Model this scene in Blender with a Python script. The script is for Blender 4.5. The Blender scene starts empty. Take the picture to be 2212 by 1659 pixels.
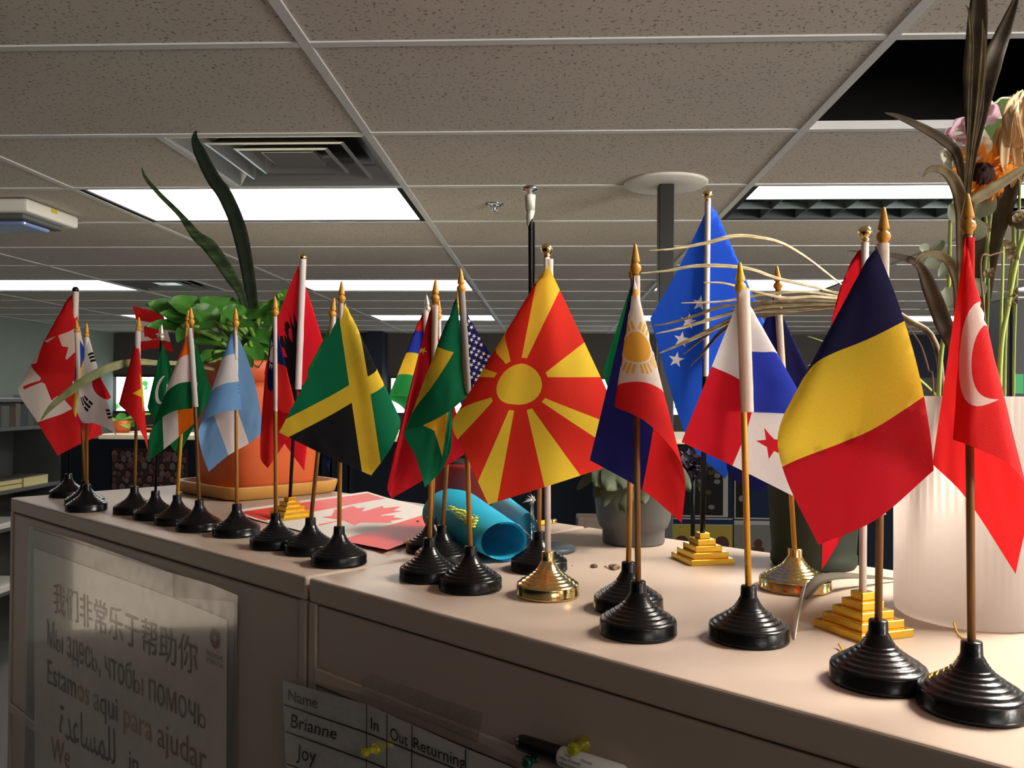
import bpy, bmesh, math, random
from mathutils import Vector, Matrix, noise
from mathutils.geometry import delaunay_2d_cdt
random.seed(7)
PI = math.pi
S = bpy.context.scene
C = S.collection

# ------------------------------------------------------------------ camera
W, H, F = 2212.0, 1659.0, 1813.4
YAW, PIT, ROL = 0.04507, 0.01211, 0.00593
CZ = 1.70
TZ = CZ - 0.186                 # cabinet top
CEIL = CZ + 0.740
_fw = Vector((-math.sin(YAW) * math.cos(PIT), math.cos(YAW) * math.cos(PIT), math.sin(PIT)))
_r0 = Vector((math.cos(YAW), math.sin(YAW), 0))
_u0 = _r0.cross(_fw)
RT = _r0 * math.cos(ROL) + _u0 * math.sin(ROL)
UP = RT.cross(_fw)
FW = _fw
CAM = Vector((0, 0, CZ))
cd = bpy.data.cameras.new('camera')
cam = bpy.data.objects.new('camera', cd)
C.objects.link(cam)
cd.sensor_width = 36.0
cd.lens = F / W * 36.0
cd.clip_start = 0.02
cd.clip_end = 100
m = Matrix((RT, UP, -FW)).transposed().to_4x4()
m.translation = CAM
cam.matrix_world = m
S.camera = cam

# ------------------------------------------------------------------ exposure, world
S.view_settings.view_transform = 'Standard'
S.view_settings.look = 'None'
S.view_settings.gamma = 1.0
S.view_settings.use_curve_mapping = False
S.view_settings.exposure = 0.0
S.cycles.use_denoising = True
S.cycles.max_bounces = 8
S.cycles.sample_clamp_indirect = 6.0
wd = bpy.data.worlds.new('world')
S.world = wd
wd.use_nodes = True
wd.node_tree.nodes['Background'].inputs[0].default_value = (0.6, 0.7, 0.9, 1)
wd.node_tree.nodes['Background'].inputs[1].default_value = 0.15
LAMP = 8.6          # radiance of the ceiling light panels
WINDOW = 3.0
ADDED_SUN = 54.0        # radiance of the unseen window added behind the viewer, at right


def lin(v):
    v /= 255.0
    return v / 12.92 if v <= 0.04045 else ((v + 0.055) / 1.055) ** 2.4


def col(r, g, b):
    return (lin(r), lin(g), lin(b), 1.0)


# ------------------------------------------------------------------ materials
MATS = {}


def mat(name, rgb, rough=0.6, metal=0.0, spec=0.5, var=0.0, scale=40.0, bump=0.0, trans=0.0,
        coat=0.0, alpha=1.0, glass=0.0, ior=1.45, emit=0.0, rgb2=None, stretch=None):
    if name in MATS:
        return MATS[name]
    M = bpy.data.materials.new(name)
    M.use_nodes = True
    nt = M.node_tree
    b = nt.nodes['Principled BSDF']
    out = nt.nodes['Material Output']
    c = col(*rgb)
    b.inputs['Base Color'].default_value = c
    b.inputs['Roughness'].default_value = rough
    b.inputs['Metallic'].default_value = metal
    b.inputs['Specular IOR Level'].default_value = spec
    b.inputs['Coat Weight'].default_value = coat
    b.inputs['Alpha'].default_value = alpha
    b.inputs['Transmission Weight'].default_value = glass
    b.inputs['IOR'].default_value = ior
    if emit:
        b.inputs['Emission Color'].default_value = c
        b.inputs['Emission Strength'].default_value = emit
    tc = nt.nodes.new('ShaderNodeTexCoord')
    nz = nt.nodes.new('ShaderNodeTexNoise')
    nz.inputs['Scale'].default_value = scale
    nz.inputs['Detail'].default_value = 4
    if stretch:
        mp = nt.nodes.new('ShaderNodeMapping')
        mp.inputs['Scale'].default_value = stretch
        nt.links.new(tc.outputs['Object'], mp.inputs['Vector'])
        nt.links.new(mp.outputs[0], nz.inputs['Vector'])
    else:
        nt.links.new(tc.outputs['Object'], nz.inputs['Vector'])
    if var or rgb2:
        rp = nt.nodes.new('ShaderNodeValToRGB')
        rp.color_ramp.elements[0].position = 0.3
        rp.color_ramp.elements[1].position = 0.7
        if rgb2:
            rp.color_ramp.elements[0].color = col(*rgb2)
            rp.color_ramp.elements[1].color = c
        else:
            rp.color_ramp.elements[0].color = (c[0] * (1 - var), c[1] * (1 - var), c[2] * (1 - var), 1)
            rp.color_ramp.elements[1].color = (min(1, c[0] * (1 + var)), min(1, c[1] * (1 + var)), min(1, c[2] * (1 + var)), 1)
        nt.links.new(nz.outputs[0], rp.inputs[0])
        nt.links.new(rp.outputs[0], b.inputs['Base Color'])
    if bump:
        bp = nt.nodes.new('ShaderNodeBump')
        bp.inputs['Strength'].default_value = bump
        bp.inputs['Distance'].default_value = 0.001
        nt.links.new(nz.outputs[0], bp.inputs['Height'])
        nt.links.new(bp.outputs[0], b.inputs['Normal'])
    if trans:
        tr = nt.nodes.new('ShaderNodeBsdfTranslucent')
        tr.inputs['Color'].default_value = c
        mx = nt.nodes.new('ShaderNodeMixShader')
        mx.inputs[0].default_value = trans
        nt.links.new(b.outputs[0], mx.inputs[1])
        nt.links.new(tr.outputs[0], mx.inputs[2])
        nt.links.new(mx.outputs[0], out.inputs['Surface'])
    MATS[name] = M
    return M


def fab(key, rgb):
    return mat('fabric_' + key, rgb, rough=0.85, spec=0.2, var=0.06, scale=900, bump=0.25, trans=0.42)


FAB = {
    'red': (222, 40, 42), 'crimson': (190, 24, 36), 'orangered': (226, 50, 36), 'yellow': (240, 204, 44), 'gold': (245, 188, 30),
    'white': (242, 236, 234), 'blue': (40, 80, 196), 'skyblue': (122, 172, 224), 'navy': (28, 30, 88), 'darknavy': (36, 34, 72),
    'green': (20, 124, 84), 'deepgreen': (14, 84, 52), 'leafgreen': (46, 160, 80), 'black': (34, 34, 38), 'orange': (246, 118, 24),
    'scarlet': (238, 34, 52), 'royal': (44, 62, 178), 'cream': (240, 226, 214), 'amber': (236, 176, 66), 'grey': (170, 165, 160),
    'bosnia': (34, 88, 214), 'flagred': (206, 30, 44), 'forest': (18, 108, 62), 'brightyellow': (252, 213, 64),
}


def fm(k):
    return fab(k, FAB[k])


M_ = dict(
    blackplastic=mat('black_plastic', (13, 13, 15), rough=0.25, spec=0.42, bump=0.15, scale=300),
    gold=mat('polished_gold', (244, 216, 148), rough=0.16, metal=1.0, bump=0.03, scale=80),
    goldp=mat('gold_plastic', (246, 200, 76), rough=0.2, metal=0.9, bump=0.06, scale=120),
    spear=mat('gold_paint', (198, 138, 44), rough=0.42, spec=0.5, var=0.12, scale=160),
    wood=mat('stained_dowel', (164, 112, 44), rough=0.5, var=0.2, scale=60, stretch=(6, 6, 0.5)),
    darkwood=mat('dark_dowel', (128, 88, 44), rough=0.5, var=0.2, scale=60, stretch=(6, 6, 0.5)),
    yellowwood=mat('yellow_dowel', (206, 146, 40), rough=0.45, var=0.12, scale=60, stretch=(6, 6, 0.5)),
    blackpole=mat('black_pole', (9, 9, 10), rough=0.4, spec=0.25),
    whitepole=mat('white_pole', (244, 228, 220), rough=0.4, trans=0.1),
    silver=mat('silver_tip', (226, 222, 196), rough=0.25, metal=0.6),
    cabinet=mat('painted_steel', (186, 167, 152), rough=0.40, spec=0.4, var=0.02, scale=6, bump=0.1),
    dark=mat('dark_gap', (12, 12, 12), rough=0.9),
    louvreblade=mat('louvre_blade', (120, 134, 136), rough=0.4, metal=0.3),
    louvreback=mat('grey_louvre', (66, 78, 80), rough=0.45, metal=0.3),
    chrome=mat('chrome', (205, 208, 210), rough=0.12, metal=1.0),
    diffmetal=mat('vent_metal', (190, 192, 190), rough=0.22, metal=0.85),
    bar=mat('ceiling_bar', (212, 214, 214), rough=0.5),
    whiteplast=mat('white_plastic', (224, 220, 212), rough=0.45),
    navywall=mat('navy_panel', (22, 28, 44), rough=0.9, var=0.1, scale=300),
    partition=mat('partition_fabric', (13, 18, 25), rough=0.95, spec=0.1, var=0.15, scale=400),
    ledge=mat('cream_ledge', (214, 204, 178), rough=0.5),
    wallback=mat('brown_grey_wall', (66, 63, 59), rough=0.9, var=0.04, scale=10),
    wallleft=mat('pale_green_wall', (128, 140, 132), rough=0.9, var=0.03, scale=8),
    wallother=mat('beige_wall', (150, 146, 138), rough=0.9, var=0.03, scale=8),
    terracotta=mat('terracotta_plastic', (206, 98, 52), rough=0.5, var=0.06, scale=30, bump=0.1),
    saucer=mat('tan_saucer', (196, 144, 74), rough=0.45, var=0.05, scale=30),
    soil=mat('soil', (40, 30, 24), rough=1.0, var=0.4, scale=120, bump=1.0),
    leaf=mat('primrose_leaf', (76, 138, 48), rough=0.4, spec=0.5, rgb2=(50, 104, 38), scale=55, bump=0.8, trans=0.15),
    stalk=mat('leaf_stalk', (120, 160, 74), rough=0.5, trans=0.1),
    snake=mat('snake_leaf', (58, 74, 46), rough=0.8, spec=0.15, rgb2=(22, 30, 20), scale=46, stretch=(0.7, 0.7, 2.2)),
    snakedark=mat('dark_strap_leaf', (28, 36, 25), rough=0.85, spec=0.15, rgb2=(18, 25, 18), scale=60),
    snakepale=mat('dry_strap_leaf', (150, 152, 108), rough=0.55, rgb2=(98, 108, 70), scale=40),
    greypot=mat('grey_pot', (96, 96, 95), rough=0.55, var=0.03, scale=12),
    succ=mat('succulent_leaf', (92, 102, 80), rough=0.7, rgb2=(62, 72, 54), scale=40, trans=0.06),
    succedge=mat('succulent_rim', (176, 186, 160), rough=0.6),
    greenpot=mat('dark_green_pot', (36, 43, 34), rough=0.6, spec=0.2, var=0.05, scale=14),
    redpot=mat('dark_red_pot', (140, 32, 30), rough=0.5, var=0.06, scale=14),
    vase=mat('white_ribbed_plastic', (252, 240, 232), rough=0.4, trans=0.65),
    foil=mat('crinkled_foil', (96, 88, 100), rough=0.25, metal=0.6, var=0.5, scale=30),
    dry=mat('dry_leaf', (150, 136, 100), rough=0.7, rgb2=(96, 84, 62), scale=70, trans=0.1),
    drydark=mat('dark_dry_leaf', (86, 74, 56), rough=0.7, rgb2=(52, 44, 34), scale=50),
    palm=mat('dry_palm', (206, 192, 152), rough=0.6, rgb2=(130, 112, 78), scale=110, stretch=(0.6, 1, 3)),
    palmdark=mat('dry_palm_dark', (132, 114, 82), rough=0.6, rgb2=(74, 62, 44), scale=90),
    cornhusk=mat('beige_husk', (240, 214, 168), rough=0.7, rgb2=(206, 166, 120), scale=60, trans=0.15),
    petal=mat('orange_petal', (250, 178, 62), rough=0.6, rgb2=(232, 126, 46), scale=60, trans=0.2),
    centre=mat('dark_flower_centre', (44, 20, 18), rough=1.0, bump=1.0, scale=200),
    pink=mat('pink_petal', (244, 202, 222), rough=0.6, trans=0.25, rgb2=(252, 244, 246), scale=50),
    ivory=mat('ivory_petal', (240, 238, 222), rough=0.6, trans=0.25),
    bigleaf=mat('large_green_leaf', (84, 110, 62), rough=0.5, trans=0.15),
    vein=mat('pale_leaf_edge', (214, 220, 190), rough=0.5),
    euc=mat('eucalyptus_leaf', (150, 160, 138), rough=0.55, trans=0.12),
    stem=mat('green_stem', (172, 192, 98), rough=0.5, trans=0.1),
    stemdark=mat('olive_stem', (124, 136, 72), rough=0.55),
    twig=mat('brown_twig', (116, 88, 66), rough=0.7),
    cyan=mat('cyan_cloth', (44, 182, 220), rough=0.6, trans=0.1, bump=0.15, scale=500),
    cyanyellow=mat('yellow_ornament', (214, 216, 72), rough=0.6),
    paper=mat('white_paper', (238, 232, 224), rough=0.6),
    paperred=mat('red_print', (232, 70, 66), rough=0.5, var=0.04, scale=30),
    ink=mat('black_ink', (22, 20, 20), rough=0.5),
    inkgrey=mat('grey_ink', (110, 102, 98), rough=0.5),
    inkred=mat('red_ink', (150, 52, 44), rough=0.5),
    inkgold=mat('ochre_ink', (186, 140, 70), rough=0.5),
    posterpaper=mat('poster_paper', (216, 204, 190), rough=0.28, coat=0.9, var=0.16, scale=7),
    backing=mat('black_backing', (20, 19, 18), rough=0.3, coat=0.6),
    sheet=mat('sheet_paper', (226, 220, 214), rough=0.3, coat=0.7, var=0.06, scale=14),
    discgrey=mat('slate_disc', (70, 80, 86), rough=0.4),
    tape=mat('masking_tape', (226, 226, 214), rough=0.7, trans=0.2),
    pencil=mat('yellow_pencil', (224, 170, 40), rough=0.45),
    stone=mat('pale_seed', (176, 150, 116), rough=0.9, rgb2=(66, 48, 34), scale=200),
    carpet=mat('pale_carpet', (104, 104, 105), rough=1.0, var=0.25, scale=250),
    bookA=mat('yellow_page_block', (226, 214, 150), rough=0.8, var=0.08, scale=120, stretch=(1, 1, 14)),
    bookB=mat('grey_book_cover', (92, 90, 82), rough=0.6),
    shelf=mat('grey_shelf', (88, 92, 90), rough=0.5),
    post=mat('dark_brown_post', (30, 27, 25), rough=0.5),
    brownbox=mat('brown_box', (70, 58, 52), rough=0.7, var=0.2, scale=40),
    blackbox=mat('black_box', (16, 18, 22), rough=0.35),
)


def shader_mix_clear(name, rgb, fac, rough):
    M = bpy.data.materials.new(name)
    M.use_nodes = True
    nt = M.node_tree
    nt.nodes.remove(nt.nodes['Principled BSDF'])
    out = nt.nodes['Material Output']
    t = nt.nodes.new('ShaderNodeBsdfTransparent')
    g = nt.nodes.new('ShaderNodeBsdfGlossy')
    g.inputs['Roughness'].default_value = rough
    g.inputs['Color'].default_value = col(*rgb)
    mx = nt.nodes.new('ShaderNodeMixShader')
    nz = nt.nodes.new('ShaderNodeTexNoise')
    nz.inputs['Scale'].default_value = 25
    mr = nt.nodes.new('ShaderNodeMapRange')
    mr.inputs['To Min'].default_value = fac * 0.5
    mr.inputs['To Max'].default_value = fac * 1.5
    nt.links.new(nz.outputs[0], mr.inputs['Value'])
    nt.links.new(mr.outputs[0], mx.inputs[0])
    nt.links.new(t.outputs[0], mx.inputs[1])
    nt.links.new(g.outputs[0], mx.inputs[2])
    nt.links.new(mx.outputs[0], out.inputs[0])
    return M


M_['clearfilm'] = shader_mix_clear('clear_laminate', (230, 226, 220), 0.13, 0.10)
M_['cleartape'] = shader_mix_clear('clear_tape', (230, 222, 210), 0.2, 0.3)
M_['acrylic'] = mat('clear_acrylic', (240, 246, 248), rough=0.02, glass=1.0, ior=1.3)
M_['pinyellow'] = mat('yellow_clear_plastic', (226, 216, 40), rough=0.12, glass=0.75)
M_['pingreen'] = mat('green_clear_plastic', (20, 90, 66), rough=0.12, glass=0.5)


def ceiling_mat():
    M = bpy.data.materials.new('mineral_fibre_tile')
    M.use_nodes = True
    nt = M.node_tree
    b = nt.nodes['Principled BSDF']
    b.inputs['Roughness'].default_value = 0.95
    tc = nt.nodes.new('ShaderNodeTexCoord')
    n1 = nt.nodes.new('ShaderNodeTexNoise')
    n1.inputs['Scale'].default_value = 120
    n1.inputs['Detail'].default_value = 2
    r1 = nt.nodes.new('ShaderNodeValToRGB')
    r1.color_ramp.elements[0].position = 0.34
    r1.color_ramp.elements[0].color = col(140, 132, 122)
    r1.color_ramp.elements[1].position = 0.40
    r1.color_ramp.elements[1].color = col(206, 198, 188)
    nt.links.new(tc.outputs['Object'], n1.inputs['Vector'])
    nt.links.new(n1.outputs[0], r1.inputs[0])
    n2 = nt.nodes.new('ShaderNodeTexNoise')
    n2.inputs['Scale'].default_value = 3
    r2 = nt.nodes.new('ShaderNodeValToRGB')
    r2.color_ramp.elements[0].color = (0.86, 0.86, 0.86, 1)
    nt.links.new(tc.outputs['Object'], n2.inputs['Vector'])
    nt.links.new(n2.outputs[0], r2.inputs[0])
    mx = nt.nodes.new('ShaderNodeMix')
    mx.data_type = 'RGBA'
    mx.blend_type = 'MULTIPLY'
    mx.inputs[0].default_value = 1.0
    nt.links.new(r1.outputs[0], mx.inputs[6])
    nt.links.new(r2.outputs[0], mx.inputs[7])
    nt.links.new(mx.outputs[2], b.inputs['Base Color'])
    return M


M_['tile'] = ceiling_mat()


def emit_mat(name, rgb, k, rgb2=None, scale=4):
    M = bpy.data.materials.new(name)
    M.use_nodes = True
    nt = M.node_tree
    nt.nodes.remove(nt.nodes['Principled BSDF'])
    e = nt.nodes.new('ShaderNodeEmission')
    e.inputs[0].default_value = col(*rgb)
    e.inputs[1].default_value = k
    if rgb2:
        nz = nt.nodes.new('ShaderNodeTexNoise')
        nz.inputs['Scale'].default_value = scale
        nz.inputs['Detail'].default_value = 5
        tc = nt.nodes.new('ShaderNodeTexCoord')
        rp = nt.nodes.new('ShaderNodeValToRGB')
        rp.color_ramp.elements[0].position = 0.36
        rp.color_ramp.elements[1].position = 0.48
        rp.color_ramp.elements[0].color = col(*rgb2)
        rp.color_ramp.elements[1].color = col(*rgb)
        nt.links.new(tc.outputs['Object'], nz.inputs['Vector'])
        nt.links.new(nz.outputs[0], rp.inputs[0])
        nt.links.new(rp.outputs[0], e.inputs[0])
    nt.links.new(e.outputs[0], nt.nodes['Material Output'].inputs[0])
    return M


M_['lamp'] = emit_mat('lit_diffuser', (255, 251, 246), LAMP)
M_['lampadded'] = emit_mat('added_bright_diffuser', (255, 246, 232), LAMP * 7.2)  # stronger glow for the added panel over the right cabinet
M_['outside'] = emit_mat('daylight_garden', (240, 252, 255), WINDOW, (60, 130, 60), 6)
M_['leftadded'] = emit_mat('added_patchy_glow', (255, 236, 214), 1.0, (52, 46, 42), 1.5)  # added glow, patched to give the poster film reflections
M_['sunadded'] = emit_mat('added_window_glow', (255, 246, 236), ADDED_SUN)  # glow of the added rear window
M_['greenled'] = emit_mat('green_indicator', (120, 220, 150), 0.6)

# ------------------------------------------------------------------ helpers


def at(px, py, d):
    """the point at camera depth d seen at photograph pixel (px, py)"""
    return CAM + FW * d + RT * ((px - W / 2) / F * d) + UP * (-(py - H / 2) / F * d)


def onp(px, py, p0, n):
    r = FW + RT * ((px - W / 2) / F) + UP * (-(py - H / 2) / F)
    return CAM + r * ((p0 - CAM).dot(n) / r.dot(n))


def tab(px, py, z=0.0):
    return onp(px, py, Vector((0, 0, TZ + z)), Vector((0, 0, 1)))


def clg(px, py, z=0.0):
    return onp(px, py, Vector((0, 0, CEIL + z)), Vector((0, 0, 1)))


def dep(p):
    return (p - CAM).dot(FW)


LOC = {}
CACHE = {}


class MB:
    def __init__(s):
        s.v = []
        s.f = []
        s.m = []
        s.sm = []

    def add(s, vs, fs, mi=0, smooth=True):
        o = len(s.v)
        s.v += [Vector(p) for p in vs]
        for f in fs:
            s.f.append([i + o for i in f])
            s.m.append(mi)
            s.sm.append(smooth)

    def box(s, lo, hi, mi=0, R=None, bev=0.0):
        x0, y0, z0 = lo
        x1, y1, z1 = hi
        if bev > 0:
            bm = bmesh.new()
            bmesh.ops.create_cube(bm, size=1)
            for q in bm.verts:
                q.co = Vector(((x0 + x1) / 2 + q.co.x * (x1 - x0), (y0 + y1) / 2 + q.co.y * (y1 - y0), (z0 + z1) / 2 + q.co.z * (z1 - z0)))
            bmesh.ops.bevel(bm, geom=bm.edges[:], offset=bev, segments=3, affect='EDGES', profile=0.5)
            bm.verts.ensure_lookup_table()
            vs = [q.co.copy() for q in bm.verts]
            for i, q in enumerate(bm.verts):
                q.index = i
            fs = [[q.index for q in f.verts] for f in bm.faces]
            bm.free()
            s.add([R @ p for p in vs] if R else vs, fs, mi, False)
            return
        vs = [Vector(p) for p in ((x0, y0, z0), (x1, y0, z0), (x1, y1, z0), (x0, y1, z0), (x0, y0, z1), (x1, y0, z1), (x1, y1, z1), (x0, y1, z1))]
        if R:
            vs = [R @ p for p in vs]
        s.add(vs, [(3, 2, 1, 0), (4, 5, 6, 7), (0, 1, 5, 4), (1, 2, 6, 5), (2, 3, 7, 6), (3, 0, 4, 7)], mi, False)

    def lathe(s, prof, R=None, n=40, mi=0, smooth=True, sx=1.0, sy=1.0, power=None, cap=True):
        """profile of (radius, height) about z"""
        vs = []
        for r, z in prof:
            for k in range(n):
                a = 2 * PI * k / n
                cx, cy = math.cos(a), math.sin(a)
                if power:
                    e = 2.0 / power
                    cx = math.copysign(abs(cx) ** e, cx)
                    cy = math.copysign(abs(cy) ** e, cy)
                p = Vector((r * cx * sx, r * cy * sy, z))
                vs.append(R @ p if R else p)
        fs = []
        for i in range(len(prof) - 1):
            for k in range(n):
                fs.append((i * n + k, i * n + (k + 1) % n, (i + 1) * n + (k + 1) % n, (i + 1) * n + k))
        if cap:
            fs.append(tuple(range(n - 1, -1, -1)))
            fs.append(tuple((len(prof) - 1) * n + k for k in range(n)))
        s.add(vs, fs, mi, smooth)

    def tube(s, pts, rad, n=10, mi=0, cap=True):
        pts = [Vector(p) for p in pts]
        if not isinstance(rad, (list, tuple)):
            rad = [rad] * len(pts)
        vs, fs = [], []
        ref = None
        for i, p in enumerate(pts):
            d = (pts[min(i + 1, len(pts) - 1)] - pts[max(i - 1, 0)]).normalized()
            if ref is None:
                ref = d.cross(Vector((0, 0, 1)) if abs(d.z) < 0.9 else Vector((1, 0, 0))).normalized()
            ref = (ref - d * ref.dot(d)).normalized()
            w = d.cross(ref)
            for k in range(n):
                a = 2 * PI * k / n
                vs.append(p + (ref * math.cos(a) + w * math.sin(a)) * rad[i])
        for i in range(len(pts) - 1):
            for k in range(n):
                fs.append((i * n + k, i * n + (k + 1) % n, (i + 1) * n + (k + 1) % n, (i + 1) * n + k))
        if cap:
            fs.append(tuple(range(n - 1, -1, -1)))
            fs.append(tuple((len(pts) - 1) * n + k for k in range(n)))
        s.add(vs, fs, mi, True)

    def strap(s, pts, wid, face, fold=0.25, mi=0, thick=0.0006):
        """a long leaf: V-folded ribbon along pts with half-widths wid, its flat side turned to 'face'"""
        n = len(pts)
        vs, fs = [], []
        for i, p in enumerate(pts):
            d = (pts[min(i + 1, n - 1)] - pts[max(i - 1, 0)]).normalized()
            fa = face[i] if isinstance(face, list) else face
            sd = d.cross(fa).normalized()
            nn = sd.cross(d).normalized()
            w = wid[i]
            row = [p - sd * w + nn * w * fold, p - sd * w * 0.5 + nn * w * fold * 0.4, p, p + sd * w * 0.5 + nn * w * fold * 0.4, p + sd * w + nn * w * fold]
            vs += row + [q - nn * thick for q in row]
        for i in range(n - 1):
            a, b = i * 10, (i + 1) * 10
            for k in range(4):
                fs.append((a + k, a + k + 1, b + k + 1, b + k))
                fs.append((a + 5 + k + 1, a + 5 + k, b + 5 + k, b + 5 + k + 1))
            fs.append((a, b, b + 5, a + 5))
            fs.append((a + 4, a + 9, b + 9, b + 4))
        s.add(vs, fs, mi, True)

    def blade(s, p0, p1, w, nrm, cup=0.25, droop=0.15, mi=0, shape=0.8, wav=0.0, nl=12, nw=6, tipsharp=1.0):
        """a broad leaf from its base p0 to its tip p1, half-width w"""
        a = p1 - p0
        L = a.length
        d = a.normalized()
        sd = d.cross(nrm).normalized()
        nn = sd.cross(d).normalized()
        vs, fs = [], []
        for i in range(nl + 1):
            t = i / nl
            ww = w * (max(0.0, math.sin(PI * min(1, t ** shape))) ** 0.62) if 0 < i < nl else w * 0.04
            if t > 0.75:
                ww *= 1 - (1 - tipsharp) * 0
            for k in range(nw + 1):
                q = k / nw * 2 - 1
                hgt = cup * w * (abs(q) ** 1.6) - droop * L * (t ** 2) + 0.04 * w * (1 - abs(q) * 3 if abs(q) < 0.34 else 0) * -1
                hgt += wav * w * math.sin(t * 17 + q * 2) * abs(q)
                vs.append(p0 + d * (L * t) + sd * (ww * q) + nn * hgt)
        for i in range(nl):
            for k in range(nw):
                o = i * (nw + 1) + k
                fs.append((o, o + 1, o + nw + 2, o + nw + 1))
        s.add(vs, fs, mi, True)

    def quad(s, a, b, c, d, mi=0):
        s.add([a, b, c, d], [(0, 1, 2, 3)], mi, False)

    def sphere(s, c, r, mi=0, n=14, sc=(1, 1, 1), R=None):
        prof = [(max(1e-5, r * math.sin(PI * i / n)), -r * math.cos(PI * i / n)) for i in range(n + 1)]
        T = Matrix.Translation(c) @ (R if R else Matrix.Identity(4)) @ Matrix.Diagonal((*sc, 1))
        s.lathe(prof, T, n * 2, mi)

    def build(s, name, mats, parent=None, smooth=None):
        me = bpy.data.meshes.new(name)
        if not isinstance(mats, (list, tuple)):
            mats = [mats]
        off = LOC.get(parent.name, Vector()) if parent else Vector()
        me.from_pydata([p - off for p in s.v], [], s.f)
        for M in mats:
            me.materials.append(M)
        me.polygons.foreach_set('material_index', s.m)
        me.polygons.foreach_set('use_smooth', [a if smooth is None else smooth for a in s.sm])
        me.update()
        o = bpy.data.objects.new(name, me)
        C.objects.link(o)
        if parent:
            o.parent = parent
            LOC[o.name] = off
        return o


def tag(o, label=None, cat=None, group=None, kind=None):
    if label:
        o['label'] = label
    if cat:
        o['category'] = cat
    if group:
        o['group'] = group
    if kind:
        o['kind'] = kind
    return o


def root(name, loc, label, cat, group=None):
    o = bpy.data.objects.new(name, None)
    C.objects.link(o)
    o.location = loc
    o.empty_display_size = 0.02
    LOC[o.name] = Vector(loc)
    return tag(o, label, cat, group)


def place(me, name, parent, loc, R=None):
    """a further object of a shared mesh, under parent, its origin at the world point loc"""
    o = bpy.data.objects.new(name, me)
    C.objects.link(o)
    o.parent = parent
    T = (R.to_4x4() if R else Matrix.Identity(4))
    T.translation = Vector(loc) - LOC[parent.name]
    o.matrix_local = T
    return o


def smooth_path(pts, n=6):
    out = []
    P = [Vector(p) for p in pts]
    for i in range(len(P) - 1):
        p0, p1, p2, p3 = P[max(i - 1, 0)], P[i], P[i + 1], P[min(i + 2, len(P) - 1)]
        for k in range(n):
            t = k / n
            out.append(0.5 * ((2 * p1) + (p2 - p0) * t + (2 * p0 - 5 * p1 + 4 * p2 - p3) * t * t + (3 * p1 - p0 - 3 * p2 + p3) * t ** 3))
    out.append(P[-1])
    return out


def lerps(vals, n):
    """resample a list of numbers to n"""
    out = []
    for i in range(n):
        x = i / (n - 1) * (len(vals) - 1)
        k = min(int(x), len(vals) - 2)
        out.append(vals[k] + (vals[k + 1] - vals[k]) * (x - k))
    return out


def struct(name, mb, M, parent=None):
    o = mb.build(name, M, parent)
    if not parent:
        o['kind'] = 'structure'
    return o


# ------------------------------------------------------------------ the room
GX, GY = -0.5211, 1.7479        # ceiling grid origin: cells 1.22 wide, 0.61 deep
BACK = 10.25
LEFT, RIGHT, REAR = -5.45, 8.2, -3.3
I0, I1, J0, J1 = -5, 8, -11, 14

lights = {}
for j in (-10, -6, -2, 2, 6, 10):
    for i in (-5, -3, -1, 1, 3, 5):
        if i > 0 or j > 0:
            lights[(i, j)] = 'panel'
lights[(1, 2)] = 'louvre'
lights[(1, -2)] = 'half'  # unseen panel added to brighten the right cabinet top and flags
vents = {(-1, 1): 'half_right', (-2, 6): 'half_left'}
hole = (1, 0)


def cell(i, j):
    return GX + 1.22 * i, GX + 1.22 * (i + 1), GY + 0.61 * j, GY + 0.61 * (j + 1)


mb = MB()
for i in range(I0, I1):
    for j in range(J0, J1):
        x0, x1, y0, y1 = cell(i, j)
        x0c, x1c, y0c, y1c = max(x0, LEFT), min(x1, RIGHT), max(y0, REAR), min(y1, BACK)
        if x0c >= x1c or y0c >= y1c or lights.get((i, j)) in ('panel', 'louvre') or (i, j) == hole:
            continue
        if lights.get((i, j)) == 'half':
            x0c = x0c + 0.61
        if (i, j) in vents:
            if vents[(i, j)] == 'half_right':
                x1c = x0c + 0.61
            else:
                x0c = x0c + 0.61
        mb.quad((x0c, y0c, CEIL), (x0c, y1c, CEIL), (x1c, y1c, CEIL), (x1c, y0c, CEIL))
struct('ceiling', mb, M_['tile'])

mb = MB()
for i in range(I0, I1 + 1):
    x = GX + 1.22 * i
    if LEFT < x < RIGHT:
        mb.box((x - 0.012, REAR, CEIL - 0.004), (x + 0.012, BACK, CEIL + 0.02))
for j in range(J0, J1 + 1):
    y = GY + 0.61 * j
    if REAR < y < BACK:
        for i in range(I0, I1):
            x0, x1, _, _ = cell(i, j)
            x0, x1 = max(x0, LEFT), min(x1, RIGHT)
            if x1 - x0 > 0.05:
                mb.box((x0 + 0.0125, y - 0.012, CEIL - 0.0035), (x1 - 0.0125, y + 0.012, CEIL + 0.02))
for (i, j) in list(vents) + [(1, -2)]:
    x0, x1, y0, y1 = cell(i, j)
    xm = x0 + 0.61
    mb.box((xm - 0.012, y0 + 0.0125, CEIL - 0.0035), (xm + 0.012, y1 - 0.0125, CEIL + 0.02))
struct('trim_1', mb, M_['bar'])

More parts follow.
